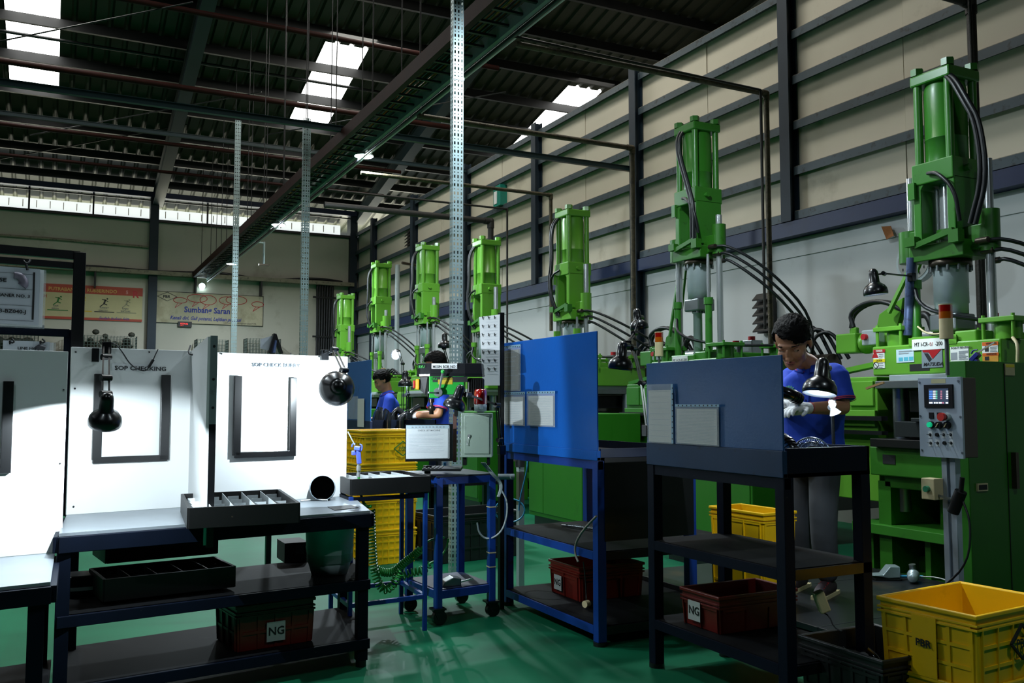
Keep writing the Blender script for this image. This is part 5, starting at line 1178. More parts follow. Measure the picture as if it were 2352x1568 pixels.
G().lathe([(0,0),(.02,.0),(.03,.012),(.032,.06),(.036,.062),(.036,.09),(0,.09)],q+V((-.05,-.03,0)),(.8,.6,.1),n=20).put('regulator_bowl',mat('pedal_silver','9fb2b6',.35,.5),o)
G().bar(q+V((.02,.02,0)),q+V((.06,.05,0)),.05,.05).cyl(q+V((.03,.03,.02)),q+V((.02,.03,.07)),.02,n=12).put('regulator_head',STEEL,o,bev=.004)
G().tube([q+V((.05,.0,0)),q+V((.12,-.06,.0)),q+V((.16,-.14,-.02))],.004,n=6,sub=1).put('thin_line',WHITE,o)
for i,lab in enumerate(('yellow crate on the platform at the standing worker\'s legs, lower one','yellow crate at the standing worker\'s legs, stacked on the lower one')):
    crate((3.5,3.98,.13+.245*i),.05,.24,.42,.255,YEL,lab,ribs=(2,2),grp='yellow plastic crates')
# control pendant
PXX=4.1;pt=thing('operator_console','silver control panel with a colour screen on a grooved post','control panel',(4.16,3.22,.13))
SP=mat('panel_silver','a3b0bd',.4,.25,var=.04,vs_=4)
a=P(2108.5,867,X=PXX);b=P(2214,1051,X=PXX);z0,z1=.938,1.352;y0,y1=P(2210,960,X=PXX).y,P(2111,960,X=PXX).y
G().box(PXX,PXX+.015,y0,y1,z0,z1).put('front_plate',SP,pt,bev=.001);G().box(PXX+.012,PXX+.12,y0+.004,y1-.01,z0+.003,z1-.003).put('housing',mat('housing_brown','4a4038',.4,.2),pt,bev=.004)
def fx(px0,py0,px1,py1,m,name,th=.004,off=0): return xq(px0,py0,px1,py1,PXX-off,m,pt,th,name)
fx(2124,883,2191,936,BLKPL,'screen_bezel',.008)
LCD=mat('lcd_dark',(.05,.07,.12),.3,emis=.5);fx(2133,892,2179,927.5,LCD,'screen',.001,.008)
cols=[mat('lcd_blue',(.1,.3,.9),.3,emis=1.0),mat('lcd_white',(.85,.9,.95),.3,emis=1.0),mat('lcd_green',(.15,.7,.45),.3,emis=.8),mat('lcd_pink',(.7,.25,.35),.3,emis=.6)]
for r_ in range(5):
    y=897+4.1*r_
    for (x0,x1,c) in ((2134,2142,0),(2143,2149,1),(2149.5,2153,2),(2160,2164,3),(2173,2178,1)): fx(x0,y,x1,y+2.4,cols[c],'screen_cell',.0006,.009)
for (x0,x1,c) in ((2134,2142,1),(2145,2149,1),(2150,2154,1),(2156,2163,1),(2164,2168,3),(2172,2178,1)): fx(x0,923,x1,926.5,cols[c],'screen_cell',.0006,.009)
fx(2139,870,2172,880,mat('label_tape','b3b08a',.5),'name_tape',.001)
def btn(px,py,r,m,h=.012,nm='button'):
    q=P(px,py,X=PXX);return G().cyl(q,q-V((h,0,0)),r,r*.92,n=16).put(nm,m,pt)
def sq(px,py,w,m,h=.006): q=P(px,py,X=PXX);return G().box(q.x-h,q.x,q.y-w,q.y+w,q.z-w*1.2,q.z+w*1.2).put('square_switch',m,pt)
for x in (2140,2158.5): sq(x,954,.013,BLKPL)
btn(2176,957,.022,SILV,.014,'stop_collar');btn(2175,957,.014,BLKPL,.035,'stop_stem')
q=P(2175,957,X=PXX);G().cyl(q-V((.03,0,0)),q-V((.05,0,0)),.021,n=20).put('stop_button',mat('stop_red','b8322a',.35),pt)
btn(2140,975,.019,BLKPL,.012,'button_collar');btn(2140,975,.0145,BUTG,.024)
for x in (2159,2178):
    btn(x,976,.019,BLKPL,.02,'selector_knob');q=P(x,976,X=PXX);G().bar(q+V((-.022,.008,-.01)),q+V((-.022,-.006,.01)),.005,.004).put('knob_mark',CREAM,pt)
for (y,xs_) in ((998,(2137,2153,2168,2184)),(1017,(2138,2154,2170,2185))):
    for i,x in enumerate(xs_):
        if (y,i) in ((998,1),(1017,2)): btn(x,y,.01,BLKPL,.008,'blank_plug');continue
        fx(x-5,y-8,x+5,y+8,mat('switch_plate','b9c0c4',.4),'switch_plate',.001);btn(x,y,.008,BLKPL,.004,'switch_collar');q=P(x,y,X=PXX);G().bar(q-V((.004,0,0)),q+V((-.022,.007,.002)),.004).put('toggle',CHROME,pt)
for (x,y) in ((2112,878),(2201,875),(2114,955),(2206,957),(2118,1033),(2210,1040)): btn(x,y,.006,STEEL,.003,'screw')
G().box(4.14,4.18,3.17,3.20,.13,.94).box(4.14,4.18,3.22,3.25,.13,.94).box(4.155,4.165,3.2,3.22,.13,.94).put('grooved_post',SP,pt)
G().box(4.05,4.27,3.1,3.32,.13,.145).put('post_base',BLACK,pt)
a=P(2140,1122,X=4.1);G().box(4.07,4.14,a.y-.04,a.y+.04,a.z-.055,a.z+.055).put('start_box',CREAM,pt,bev=.004);G().cyl((4.05,a.y,a.z),(4.07,a.y,a.z),.016,n=14).put('start_button',mat('dull_green_button','1f7a58',.4),pt)
o=thing('grease_gun','dark hand tool clipped beside the grooved post','tool',P(2200,1150,X=4.1))
q=P(2200,1150,X=4.1);G().cyl(q+V((0,.03,-.06)),q+V((0,-.02,.05)),.03,n=14).cyl(q+V((0,-.02,.05)),q+V((0,-.03,.12)),.012,n=10).put('tool_body',BLKPL,o);G().bar(q+V((0,.13,.02)),q+V((0,.0,-.0)),.01).put('tool_handle',STEEL,o)
G().tube([q+V((0,-.03,.0)),q+V((0,-.07,-.1)),q+V((0,-.05,-.3)),q+V((0,.1,-.45)),q+V((0,.2,-.5))],.006,n=6,sub=2).put('tool_hose',HOSE,o)
# blow gun on the nearest press
o=thing('air_blow_gun','dark blue air blow gun hanging on the face of the nearest press','air gun',P(2240,820,X=4.9))
PU2=mat('gun_dark_blue','141f6a',.35)
D=P(2240,820,X=4.88).dot(fw)-.0
G().bar(P(2232,828,X=4.88),P(2248,812,X=4.88),.035,.03).bar(P(2240,826,X=4.88),P(2250,842,X=4.88),.03).bar(P(2250,842,X=4.88),P(2266,851,X=4.86),.01).put('gun_body',PU2,o,bev=.004)
G().bar(P(2248,808,X=4.88),P(2285,786,X=4.86),.008).put('nozzle',CHROME,o)
G().tube([P(2231,812,X=4.88),P(2235,804,X=4.88),P(2245,803,X=4.88)],.005,n=6,sub=1).put('trigger',PU2,o)
# crates at the lower right
def crate3(L,N,B,Z,h,m,label,**k):
    l,n,b=P(*L,Z=Z),P(*N,Z=Z),P(*B,Z=Z);u=(n-l);w=u.length*.985;u.normalize();v=V((-u.y,u.x,0));d_=abs((b-l).dot(v));
    c=l+u*w/2*1.0+v*d_/2;return crate((c.x,c.y,Z-h),math.atan2(u.y,u.x),w,d_,h,m,label,**k),u,v,w,d_,c
y1,u,v,w,d_,c=crate3((2017,1368),(2246,1416),(2180,1331),.497,.255,YEL,'yellow crate stamped PBR at the lower right, on top of another',ribs=(4,3),grp='yellow plastic crates',th=.008)
crate((c.x,c.y,0),math.atan2(u.y,u.x),w*1.0,d_,.25,YEL,'yellow crate on the floor under the stamped one at the lower right',ribs=(8,4),grp='yellow plastic crates')
q=c-v*(d_/2+.008)+u*.0;q.z=.40;G(frame(q-u*.05,u,(0,0,1))).box(0,.095,-.15,.06,-.003,.0).put('smooth_panel',YEL,y1)
text('PBR',q-u*.032+V((0,0,-.045))-v*.006,u,(0,0,1),.036,INK,y1,bold=.03)
q=c+u*(w/2+.008);q.z=.38;g=G();vv=v
for s in (1,-1): g.bar(q+vv*.07*s,q+V((0,0,.06)),.008).bar(q+vv*.07*s,q-V((0,0,.06)),.008)
g.put('stencil_diamond',INK,y1);text('PBR',q-vv*.045-V((0,0,.018))+u*.004,vv,(0,0,1),.045,INK,y1,bold=.02)
y2,u,v,w,d_,c=crate3((1836,1457),(2030,1519),(1935,1412),.30,.29,GREYP,'open black crate of glossy rubber parts, left of the yellow crates',ribs=(6,2),th=.008)
random.seed(5)
for i in range(16):
    a=c+u*random.uniform(-.2,.2)*w/.5+v*random.uniform(-.3,.3)*d_;a.z=.12+.07*random.random();r_=random.uniform(.03,.055);t0=random.random()*6
    a.x=min(max(a.x,c.x-.2),c.x+.2)
    pts=[a+V((r_*math.cos(t0+k*.5),r_*math.sin(t0+k*.5),.012*k*(1 if i%2 else -.3))) for k in range(7)]
    o=thing('rubber_part','glossy black moulded rubber part lying in the open black crate','rubber part',a,'rubber parts in the open black crate')
    G().tube(pts,.016+.006*(i%3),n=12,sub=1).put('moulded_loop',RG,o)
o=thing('tray_hook','bent thin wire hook on the floor beside the dark blue workstation','hook',P(1800,1540,Z=.01))
G().tube([P(1790,1550,Z=.01),P(1805,1520,Z=.06),P(1818,1535,Z=.04),P(1805,1562,Z=.01)],.003,n=5).put('wire',CREAM,o)
o=thing('power_socket','cream socket strip hanging below the dark workstation shelf','socket',P(1878,1380,d=3.6))
Mp=frame(P(1866,1362,d=3.6),rx*.35+V((0,0,-.95)),rx*.9+V((0,0,.3)))
G(Mp).box(0,.085,0,.042,-.02,.02).put('socket_case',CREAM,o,bev=.006);[G(Mp).cyl((.022+.04*i,.022,-.021),(.022+.04*i,.022,-.018),.014,n=14).put('socket_hole',INK,o) for i in (0,1)]
G().tube([P(1890,1405,d=3.6),P(1905,1415,d=3.6),P(1915,1440,d=3.55),P(1935,1450,d=3.5)],.003,n=5,sub=1).put('cord',HOSE,o)
# ---------------- desk lamps ----------------
LAMPB=mat('lamp_black','0e1013',.28,coat=.3)
def desk_lamp(c,ax,Rr,label,arm=(),lit=0,power=6,bulb=True,neck=1.35,lp=.32):
    c=V(c);ax=V(ax).normalized();t=thing('desk_lamp',label,'lamp',c,'black desk lamps')
    pr=[(.0,-neck*Rr*1.25),(.2*Rr,-neck*Rr*1.22),(.36*Rr,-neck*Rr*1.08),(.4*Rr,-neck*Rr*.9),(.43*Rr,-.5*Rr),(.5*Rr,-.42*Rr),(.78*Rr,-.22*Rr),(.95*Rr,.05*Rr),(1.0*Rr,.35*Rr),(.97*Rr,.55*Rr),(.95*Rr,.55*Rr),(.97*Rr,.35*Rr),(.9*Rr,.05*Rr),(.7*Rr,-.18*Rr),(.3*Rr,-.38*Rr)]
    G().lathe(pr,c,ax,n=28).put('shade',LAMPB,t)
    G().ball(c-ax*.14*Rr,.28*Rr,16).put('bulb',BULB if lit else FROST,t) if bulb else None
    if lit: light('POINT','lamp_light',c+ax*(lp*Rr),power,COOL,.004,parent=t)
    if arm:
        pts=[V(p) for p in arm];s_=V((.012,.008,0))
        for a,b in zip(pts,pts[1:]): G().bar(a+s_,b+s_,.007).bar(a-s_,b-s_,.007).put('arm',LAMPB,t)
        for p in pts[:-1]: G().cyl(p-V((.018,.01,0)),p+V((.018,.01,0)),.014,n=12).put('joint',LAMPB,t)
        p=pts[-1];G().box(p.x-.02,p.x+.02,p.y-.02,p.y+.02,p.z-.035,p.z+.02).put('clamp',LAMPB,t,bev=.003)
    return t
q=lambda x,y,o=.22:PL(x,y,L0,L1,o)
l=desk_lamp(q(242,957,.85),(-.03,.46,-.88),.060,'black dome lamp hanging before the SOP CHECKING board',[q(243,905,.82),q(243,868,.75),q(244,820,.25),q(245,795,.03)],1,50,lp=.2)
G().tube([q(246,792,.03),q(262,786,.04),q(280,806,.03),q(298,836,.02),q(320,850,.015),q(335,852,.02),q(343,842,.02)],.003,n=6,sub=2).put('cord',HOSE,l)
G().bar(q(342,842,.02),q(352,826,.02),.016,.01).put('cord_switch',BLKPL,l);G().tube([q(352,826,.02),q(358,812,.015),q(363,802,.01)],.003,n=6).put('cord',HOSE,l)
G().box(q(236,0,.02).x,q(252,0,.02).x,q(244,0,.04).y-.02,q(244,0,.0).y+.03,q(0,826,.02).z,q(0,793,.02).z).put('board_clamp',LAMPB,l)
l=desk_lamp(q(775,890,.42),(rx*-.3+ry+V((0,0,-.12))),.088,'round black lamp seen from behind, lighting the right white board',[q(785,875,.45),q(790,850,.40),q(768,803,.2),q(745,812,.06)],1,40,neck=.55,lp=.5)
desk_lamp(P(1046,925,d=4.9),rx*-.35+V((0,0,-1)),.062,'unlit black lamp in front of the grey control box',[P(1062,905,d=4.92),P(1075,906,d=4.92),P(1142,930,d=5.15),P(1148,1010,d=5.25),P(1152,1030,d=5.3)])
desk_lamp(P(1426,832,d=4.75),rx*-.1+V((0,0,-1)),.066,'unlit black lamp with a frosted bulb between the two blue screens',[P(1440,793,d=4.75),P(1455,800,d=4.8),P(1474,880,d=4.6),P(1487,985,d=4.3)])
desk_lamp(P(1884,884,d=3.9),rx*-.18+V((0,0,-1))-ry*.15,.073,'lit black lamp in front of the standing worker\'s chest',[P(1901,845,d=3.92),P(1908,880,d=3.95),P(1911,935,d=3.98),P(1916,1046,d=4.0)],1,24)
w=thing('plastic_bag','crumpled clear bag tied round the lit lamp arm','bag',P(1912,930,d=3.95))
g=G();g.ball(P(1912,925,d=3.95),.017,10,(1,1,1.6)).cyl(P(1912,935,d=3.95),P(1919,950,d=3.95),.008,.026,n=10);g.put('bag_film',SLV,w)
desk_lamp(P(2010,662,d=5.7),rx*.1+V((0,0,-1)),.075,'black lamp on the arm at the left of the nearest press',[P(2004,632,d=5.72),P(2030,628,d=5.75),P(2094,634,d=5.95)],1,9)
desk_lamp(P(931,878,d=7.9),V((0,0,-1)),.064,'lit black lamp above the hoses of the far workstation',[P(938,868,d=7.92),P(936,905,d=7.95),P(937,952,d=7.98)],1,26)
desk_lamp(P(910,812,d=10.2),-ry+V((0,0,-.5)),.06,'small far lit lamp between the two far workers',[P(915,806,d=10.2),P(925,835,d=10.2),P(925,960,d=10.3),zv(P(925,960,d=10.3),.04)],1,5)
desk_lamp(P(1021,790,d=9.),V((0,0,-1)),.068,'unlit far lamp just left of the nearest perforated post',[P(1027,785,d=9.),P(1020,800,d=9.),P(1030,835,d=9.),P(1030,960,d=9.1),zv(P(1030,960,d=9.1),.04)])
desk_lamp(P(1467,744,d=5.6),rx*.15+V((0,0,-1)),.058,'unlit black lamp high above the gap between the blue screens',[P(1472,728,d=5.6),P(1458,765,d=5.5),P(1440,790,d=5.3)])
# ---------------- people ----------------
def bake(g,vox,name,m,par,label=None,smooth_it=2,warp=None):
    o0=rootof(par).location
    me=bpy.data.meshes.new(name);me.from_pydata([tuple(p) for p in g.v],[],g.f);me.update()
    bm=bmesh.new();bm.from_mesh(me);bmesh.ops.remove_doubles(bm,verts=bm.verts,dist=1e-5);bmesh.ops.recalc_face_normals(bm,faces=bm.faces);bm.to_mesh(me);bm.free()
    o=bpy.data.objects.new('tmp',me);LC.link(o)
    r=o.modifiers.new('r','REMESH');r.mode='VOXEL';r.voxel_size=vox
    s=o.modifiers.new('s','SMOOTH');s.iterations=smooth_it;s.factor=.6
    me2=bpy.data.meshes.new_from_object(o.evaluated_get(bpy.context.evaluated_depsgraph_get()))
    bpy.data.objects.remove(o);bpy.data.meshes.remove(me);me2.name=name
    if warp:
        for v in me2.vertices: v.co=warp(v.co.copy())
    me2.transform(M4.Translation(-o0));me2.polygons.foreach_set('use_smooth',[True]*len(me2.polygons));me2.materials.clear();me2.materials.append(m)
    ob=bpy.data.objects.new(name,me2);LC.link(ob);ob.parent=par
    if label:ob['label']=label
    return ob
SKIN=mat('skin','b07c5c',.5,var=.05,vs_=12);SKINB=mat('skin_face','a87556',.48,var=.06,vs_=14)
HAIRM=mat('hair','060505',.6,var=.3,vs_=40,bump=.5,bs=120,spec=.12)
SHIRT=mat('shirt_blue','1744c4',.75,var=.08,vs_=5,bump=.25,bs=9)
TRIM=mat('shirt_red_trim','c23a5a',.7);TROU=mat('trousers_grey','3c4046',.8,var=.15,vs_=6,bump=.3,bs=10)
GLOVE=mat('white_glove','e6e8ea',.8,bump=.4,bs=60)
def ell(g,M,c,r,n=18):
    c=V(c);vs=[];m=n//2
    for j in range(m+1):
        t=math.pi*j/m
        for k in range(n):
            p=2*math.pi*k/n;vs.append(M@V((c.x+math.sin(t)*math.cos(p)*r[0],c.y+math.sin(t)*math.sin(p)*r[1],c.z+math.cos(t)*r[2])))
    g.add(vs,[(j*n+k,(j+1)*n+k,(j+1)*n+(k+1)%n,j*n+(k+1)%n) for j in range(m) for k in range(n)],True)
def limb(g,pts,rs,n=14):
    g.tube(pts,rs,n=n,sub=2)
    for p,r in ((pts[0],rs[0]),(pts[-1],rs[-1])): g.ball(p,r*.98,12)
def person(label,base,J,hy,hp,ty,vox=.006,group=None,glove=(1,1)):
    # J: joints in world space; hy/hp head yaw and pitch (down +), ty torso yaw (facing)
    t=thing('person',label,'person',base,group)
    H=V(J['head']);Mh=M4.Translation(H)@M4.Rotation(hy,4,'Z')@M4.Rotation(hp,4,'Y')@M4.Rotation(J.get('roll',0),4,'X')@M4.Scale(J.get('hs',1),4)
    f=V((math.cos(ty),math.sin(ty),0));sd=V((-math.sin(ty),math.cos(ty),0)) # forward, left
    g=G()
    ell(g,Mh,(-.012,0,.035),(.096,.077,.088),24);ell(g,Mh,(.025,0,-.015),(.066,.064,.085),24);ell(g,Mh,(.048,0,-.078),(.04,.042,.036))
    ell(g,Mh,(.02,0,-.07),(.05,.056,.035));ell(g,Mh,(.074,0,.022),(.02,.05,.014));ell(g,Mh,(.093,0,-.018),(.014,.011,.03));ell(g,Mh,(.101,0,-.036),(.014,.016,.011))
    for s in (1,-1):
        ell(g,Mh,(.062,s*.036,-.028),(.026,.024,.024));ell(g,Mh,(-.008,s*.079,-.008),(.018,.008,.03));ell(g,Mh,(.094,s*.012,-.039),(.009,.008,.007))
    ell(g,Mh,(.086,0,-.061),(.012,.023,.0055),14);ell(g,Mh,(.084,0,-.071),(.012,.02,.007),14);ell(g,Mh,(.074,0,-.093),(.018,.02,.014))
    nb=V(J['neck'])
    g.tube([Mh@V((-.03,0,-.03)),Mh@V((-.022,0,-.1)),nb,nb-V((0,0,.08))],[.05,.05,.056,.075],n=18,sub=2)
    ch=V(J['chest']);wa=V(J['waist']);pe=V(J['pelvis'])
    def torso(g,k):
        rings=[(nb-V((0,0,.02)),.085,.065),(nb-V((0,0,.06)),.14,.085),(ch+V((0,0,.06)),.175,.11),(ch-V((0,0,.04)),.17,.118),(wa,.155,.112),(wa-V((0,0,.1)),.165,.12),(pe,.17,.125)]
        n=28;vs=[];R_=[]
        cs=smooth([r[0] for r in rings],1);aa=smooth([V((r[1],r[2],0)) for r in rings],1)
        for c_,a_ in zip(cs,aa): vs+=[c_+sd*(a_.x*k*math.copysign(abs(math.cos(2*math.pi*i/n))**.8,math.cos(2*math.pi*i/n)))+f*(a_.y*k*math.sin(2*math.pi*i/n)) for i in range(n)]
        m=len(cs);g.add(vs,[(i*n+j,i*n+(j+1)%n,(i+1)*n+(j+1)%n,(i+1)*n+j) for i in range(m-1) for j in range(n)]+[tuple(range(n)),tuple(range((m-1)*n,m*n))[::-1]])
    torso(g,.93)
    for s in ('L','R'):
        a,b,c_=V(J['sh'+s]),V(J['el'+s]),V(J['wr'+s]);limb(g,[a,a.lerp(b,.5),b],[.045,.042,.037]);limb(g,[b,b.lerp(c_,.3),c_],[.038,.039,.025])
    for s in ('L','R'):
        a,b,c_=V(J['hip'+s]),V(J['kn'+s]),V(J['an'+s]);limb(g,[a,b,c_],[.075,.052,.036])
    def warp(co):
        l=Mh.inverted()@co
        if l.length>.16: return co
        d=0
        for s in (1,-1):
            q=(l.x-.083,l.y-s*.031,l.z+.001);e=math.exp(-((q[1]/.017)**2+(q[2]/.011)**2))
            if l.x>.04: d+=e*.011
        m_=math.exp(-((l.y/.016)**2+((l.z+.0665)/.002)**2))*(.002 if l.x>.06 else 0)
        l.x-=d+m_;return Mh@l
    body=bake(g,vox if vox<.008 else vox,'body',SKIN,t,None,2,warp)
    # eyes, brows, lips, nostrils
    for s in (1,-1):
        g=G();ell(g,Mh,(.0665,s*.031,-.001),(.0125,.0135,.0115),14);g.put('eye',mat('eye_white','c9c0b8',.3),body)
        g=G();g.tube([Mh@V((.0735,s*(.031+.016*k),-.003-.0035*(1-k*k))) for k in (-1,-.5,0,.5,1)],.0022,n=6);g.put('lash_line',HAIRM,body)
        g=G();ell(g,Mh,(.068,s*.031,.0025),(.0135,.0165,.009),14);g.put('eyelid',SKIN,body)
        g=G();g.tube([Mh@V((.0905-.006*abs(k+.3)-.012*max(0,k),s*(.033+.019*k),.021+.003*(1-k*k))) for k in (-1,-.5,0,.5,1)],[.002,.0035,.0035,.003,.0015],n=6);g.put('eyebrow',HAIRM,body)
    g=G();ell(g,Mh,(.0885,0,-.0605),(.0115,.0225,.005),14);ell(g,Mh,(.0868,0,-.071),(.0115,.018,.006),14);g.put('lips',mat('lips','a05a50',.4),body)
    # hair
    random.seed(4);n=64;m=40;vs=[];fs=[]
    hm=[]
    for j in range(m+1):
        th=math.pi*.78*j/m
        for k in range(n):
            p=2*math.pi*k/n;x,y,z=math.sin(th)*math.cos(p),math.sin(th)*math.sin(p),math.cos(th)
            nz=.006*NZ.noise(V((x*4,y*22,z*4)))+.004*NZ.noise(V((x*9,y*40,z*3)))
            L_=V((-.014+x*(.106+nz),y*(.087+nz),.037+z*(.098+nz)))
            if x>.25: L_.x+=.004
            vs.append(L_)
    def keep(i):
        L_=vs[i];side=abs(L_.y)
        if L_.x>.035: 
            lim=.066-.42*L_.y*J.get('sweep',0)+.006*math.sin(L_.y*90+1)-.018*max(0,side-.045)/.03
            return L_.z>lim-.008
        if L_.x>-.01: return L_.z>.02-.02*(.035-L_.x)/.045 if side>.03 else L_.z>.03
        return L_.z>-.055
    idx={};vv=[];ff=[]
    for j in range(m):
        for k in range(n):
            q=(j*n+k,(j+1)*n+k,(j+1)*n+(k+1)%n,j*n+(k+1)%n)
            if all(keep(i) for i in q): ff.append(q)
    g=G();g.add([Mh@v for v in vs],ff,True);h=g.put('hair',HAIRM,body)
    so=h.modifiers.new('solid','SOLIDIFY');so.thickness=.02;so.offset=-1
    # shirt
    g=G();torso(g,1.06)
    for s in ('L','R'):
        a,b=V(J['sh'+s]),V(J['el'+s]);e=a.lerp(b,.80);limb(g,[a.lerp(nb,.35)-V((0,0,.02)),a,a.lerp(b,.45)],[.06,.066,.063])
        g.tube([a,a.lerp(b,.5),e],[.064,.066,.072],n=20)
    sh=bake(g,vox*1.2,'polo_shirt',SHIRT,t,None,3)
    for s in ('L','R'):
        a,b=V(J['sh'+s]),V(J['el'+s]);d_=(b-a).normalized();e=a.lerp(b,.795)
        G().cyl(e-d_*.012,e-d_*.006,.0735,n=28,cap=False).cyl(e-d_*.002,e+d_*.002,.0738,n=28,cap=False).put('sleeve_trim',TRIM,sh)
    # collar with red edge, placket
    pts=[nb+sd*(.075*math.cos(a))+f*(.066*math.sin(a)+.002)+V((0,0,.008-.03*max(0,math.sin(a)))) for a in [math.radians(100+340*i/16) for i in range(17)]]
    g=G();vsn=[]
    for p_ in pts: o_=(p_-nb);o_.z=0;o_.normalize();vsn+=[p_+V((0,0,.018)),p_+o_*.03-V((0,0,.022)),p_+o_*.026-V((0,0,.026)),p_-V((0,0,.01))]
    g.add(vsn,[(4*i+a_,4*i+4+a_,4*i+4+(a_+1)%4,4*i+(a_+1)%4) for i in range(16) for a_ in range(4)],True);g.put('collar',SHIRT,sh)
    G().tube([p_+ (p_-nb).normalized()*.024-V((0,0,.012)) for p_ in pts],.0028,n=6).put('collar_trim',TRIM,sh)
    c0=nb+f*.082-V((0,0,.05));c1=ch+f*.128-V((0,0,.03))
    G().bar(c0,c1,.03,.006,f).put('placket',SHIRT,sh);g=G()
    for k in (.25,.6,.92): q_=c0.lerp(c1,k);g.cyl(q_,q_+f*.006,.005,n=10)
    g.put('shirt_buttons',mat('shirt_button','0e2470',.4),sh)
    # trousers, shoes
    g=G();torso_p=[(pe+V((0,0,.02)),.17)]
    g.tube([pe+V((0,0,.06)),pe-V((0,0,.06))],[.15,.15],n=20)
    for s in ('L','R'):
        a,b,c_=V(J['hip'+s]),V(J['kn'+s]),V(J['an'+s]);limb(g,[a+V((0,0,.04)),b,c_+V((0,0,.02))],[.095,.075,.065])
    bake(g,.012,'trousers',TROU,t,None,3)
    for s in ('L','R'):
        c_=V(J['an'+s]);z0=base[2];g=G();g.tube([V((c_.x,c_.y,z0+.045))-f*.06,V((c_.x,c_.y,z0+.05)),V((c_.x,c_.y,z0+.035))+f*.14],[.04,.045,.035],n=14,sub=1).ball(V((c_.x,c_.y,z0+.035))+f*.14,.035,10);k=bake(g,.01,'shoe',SHOEM,t)
        G().bar(V((c_.x,c_.y,z0+.01))-f*.1,V((c_.x,c_.y,z0+.01))+f*.17,.08,.02).put('shoe_sole',CREAM,k)
        g=G()
        for i in range(5): g.bar(V((c_.x,c_.y,z0+.085-.006*i))+f*(.02+.025*i)-sd*.025,V((c_.x,c_.y,z0+.085-.006*i))+f*(.03+.025*i)+sd*.025,.006)
        g.put('red_laces',INKR,k)
    # hands
    for i,s in enumerate(('L','R')):
        w_=V(J['wr'+s]);h_=V(J['hand'+s]);d_=(h_-w_).normalized();up_=V((0,0,1));sidev=d_.cross(up_).normalized();nrm=sidev.cross(d_)
        if 'palm'+s in J: nrm=V(J['palm'+s]);nrm=(nrm-d_*nrm.dot(d_)).normalized();sidev=d_.cross(nrm)
        L_=.085;g=G()
        g.tube([w_-d_*.03,w_,w_+d_*.03,w_+d_*L_],[.03,.031,.036,.038],n=14,sub=1)
        pal=w_+d_*L_*.6
        M=frame(w_,d_,nrm) # x along the hand, y normal, z side
        ell(g,M,(L_*.55,0,0),(.05,.018,.042))
        curl=J.get('curl',.9)
        for k,ln in enumerate((.068,.076,.072,.058)):
            zf=.030-.02*k;p0=V((L_*.95,0,zf));a1,a2,a3=.35*curl,1.1*curl,1.9*curl
            p1=p0+V((math.cos(a1),-math.sin(a1),0))*ln*.45;p2=p1+V((math.cos(a2),-math.sin(a2),0))*ln*.32;p3=p2+V((math.cos(a3),-math.sin(a3),0))*ln*.25
            g.tube([M@(p0-V((.02,0,0))),M@p0,M@p1,M@p2,M@p3],[.011,.0105,.0098,.009,.0075],n=10,sub=1);g.ball(M@p3,.0076,8)
        sg=J.get('thumb'+s,1);p0=V((L_*.3,-.004,sg*.032));p1=p0+V((.025,-.014,sg*.02));p2=p1+V((.028,-.016,sg*.002));g.tube([M@(p0-V((.01,0,sg*.01))),M@p0,M@p1,M@p2],[.014,.013,.011,.009],n=10,sub=1);g.ball(M@p2,.009,8)
        gl=bake(g,.004,'glove' if glove[i] else 'hand',GLOVE if glove[i] else SKIN,t,None,1)
        if glove[i]: G().cyl(w_-d_*.035,w_-d_*.03,.0315,n=16,cap=False).put('glove_cuff',TRIM,gl)
    return t,Mh,f,sd,sh
# standing worker, right of the dark blue screen
bx_=V((3.80,3.86,.13))
J=dict(head=P(1821,786,d=5.0)+V((0,0,0)),neck=P(1866,838,d=5.1),chest=P(1868,912,d=5.12),waist=P(1868,990,d=5.15),pelvis=P(1868,1060,d=5.18),
 shL=P(1922,858,d=4.98),elL=P(1937,936,d=4.92),wrL=P(1850,937,d=4.72),handL=P(1810,938,d=4.66),
 shR=P(1818,864,d=5.28),elR=P(1792,934,d=5.12),wrR=P(1790,928,d=4.86),handR=P(1812,918,d=4.74),
 hipL=P(1895,1080,d=5.1),knL=P(1890,1210,d=5.05),anL=P(1900,1322,d=5.15),hipR=P(1845,1080,d=5.3),knR=P(1835,1210,d=5.25),anR=P(1835,1322,d=5.35),
 palmL=(0,0,1),thumbL=-1,curl=.7,sweep=1,roll=.0,hs=1.17)
ty=math.atan2(-.45,-.90)
pers,Mh,f,sd,shirt=person('worker in a blue polo shirt and white gloves, standing, looking down',bx_,J,math.atan2(-.48,-.88),.55,ty)
lg=V(J['chest'])+f*.118+sd*-.095+V((0,0,.03));g=G();Ml=frame(lg,(-sd),(0,0,1))
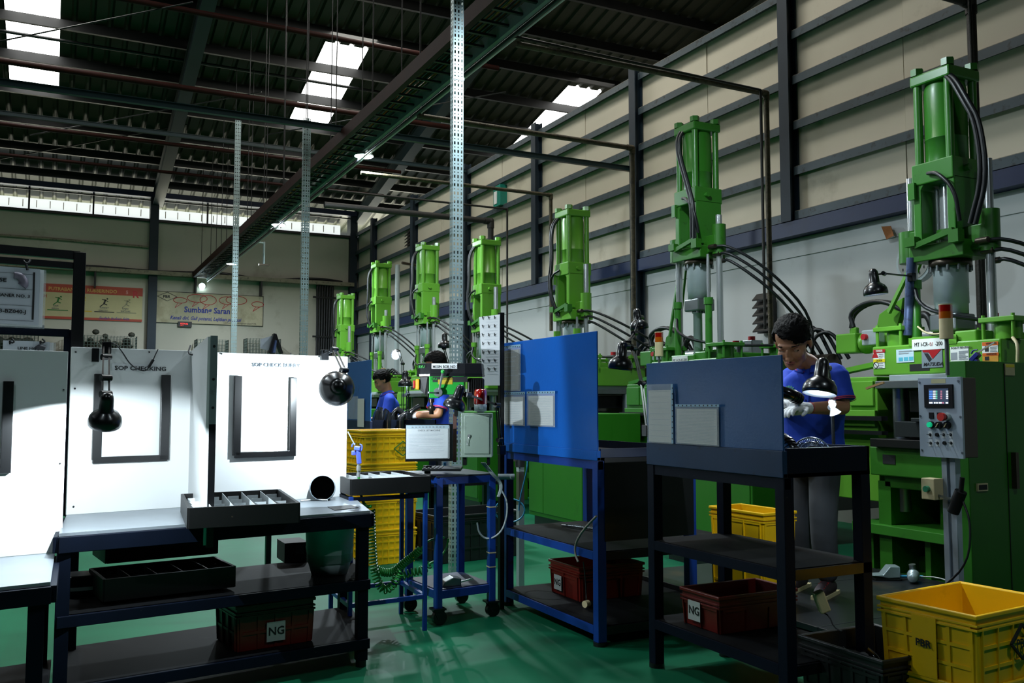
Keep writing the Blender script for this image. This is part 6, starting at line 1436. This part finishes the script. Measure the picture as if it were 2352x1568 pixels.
for i in range(16):
    a=2*math.pi*i/16;g.bar(Ml@V((.028*math.cos(a),.028*math.sin(a),0)),Ml@V((.035*math.cos(a),.035*math.sin(a),0)),.006)
for i in range(24):
    a=2*math.pi*i/24;b=a+.27;g.bar(Ml@V((.026*math.cos(a),.026*math.sin(a),0)),Ml@V((.026*math.cos(b),.026*math.sin(b),0)),.004)
g.tube([Ml@V((.006*math.sin(k*1.2)+.0,.018-.006*k,0)) for k in range(7)],.003,n=6,sub=1).bar(Ml@V((-.014,0,0)),Ml@V((.014,0,0)),.003)
g.put('gear_emblem',mat('emblem_green','7fd0b0',.6),shirt)
rubber([P(1838,918,d=4.66),P(1815,905,d=4.64),P(1790,898,d=4.66)],.03,'black ribbed hose held in the standing worker\'s gloved hands',ribs=3)
# two workers in the background
def bgworker(label,px,pyh,d,yaw,hp,reach,base_z=0,vox=.012,seat=0):
    h=P(px,pyh,d=d);f=V((math.cos(yaw),math.sin(yaw),0));s=V((-f.y,f.x,0));c=h-f*.06
    def at_(fx_,sx,z): q=c+f*fx_+s*sx;q.z=z;return q
    z=h.z
    J=dict(head=h,neck=at_(0,0,z-.14),chest=at_(-.02,0,z-.32),waist=at_(-.03,0,z-.52),pelvis=at_(-.04,0,z-.68),
     shL=at_(0,.17,z-.21),shR=at_(0,-.17,z-.21),elL=at_(.06,.23,z-.46),elR=at_(.06,-.23,z-.46),wrL=at_(.27,.14,z-.47),wrR=at_(.27,-.14,z-.47),handL=at_(.35,.12,z-.47),handR=at_(.35,-.12,z-.47),
     hipL=at_(-.04,.09,z-.74),hipR=at_(-.04,-.09,z-.74),knL=at_(.0,.1,z-1.13),knR=at_(.0,-.1,z-1.13),anL=at_(0,.1,.08),anR=at_(0,-.1,.08),curl=.8,palmL=(0,0,1),palmR=(0,0,1))
    return person(label,V((c.x,c.y,0)),J,yaw,hp,yaw,vox)
bgworker('worker in blue bending his head, at the far left workstation',878,874,10.6,math.atan2(.15,-1),.45,1)
bgworker('worker in blue half hidden behind the drill press, reaching left',1000,838,8.5,math.atan2(.25,-1),.3,1)
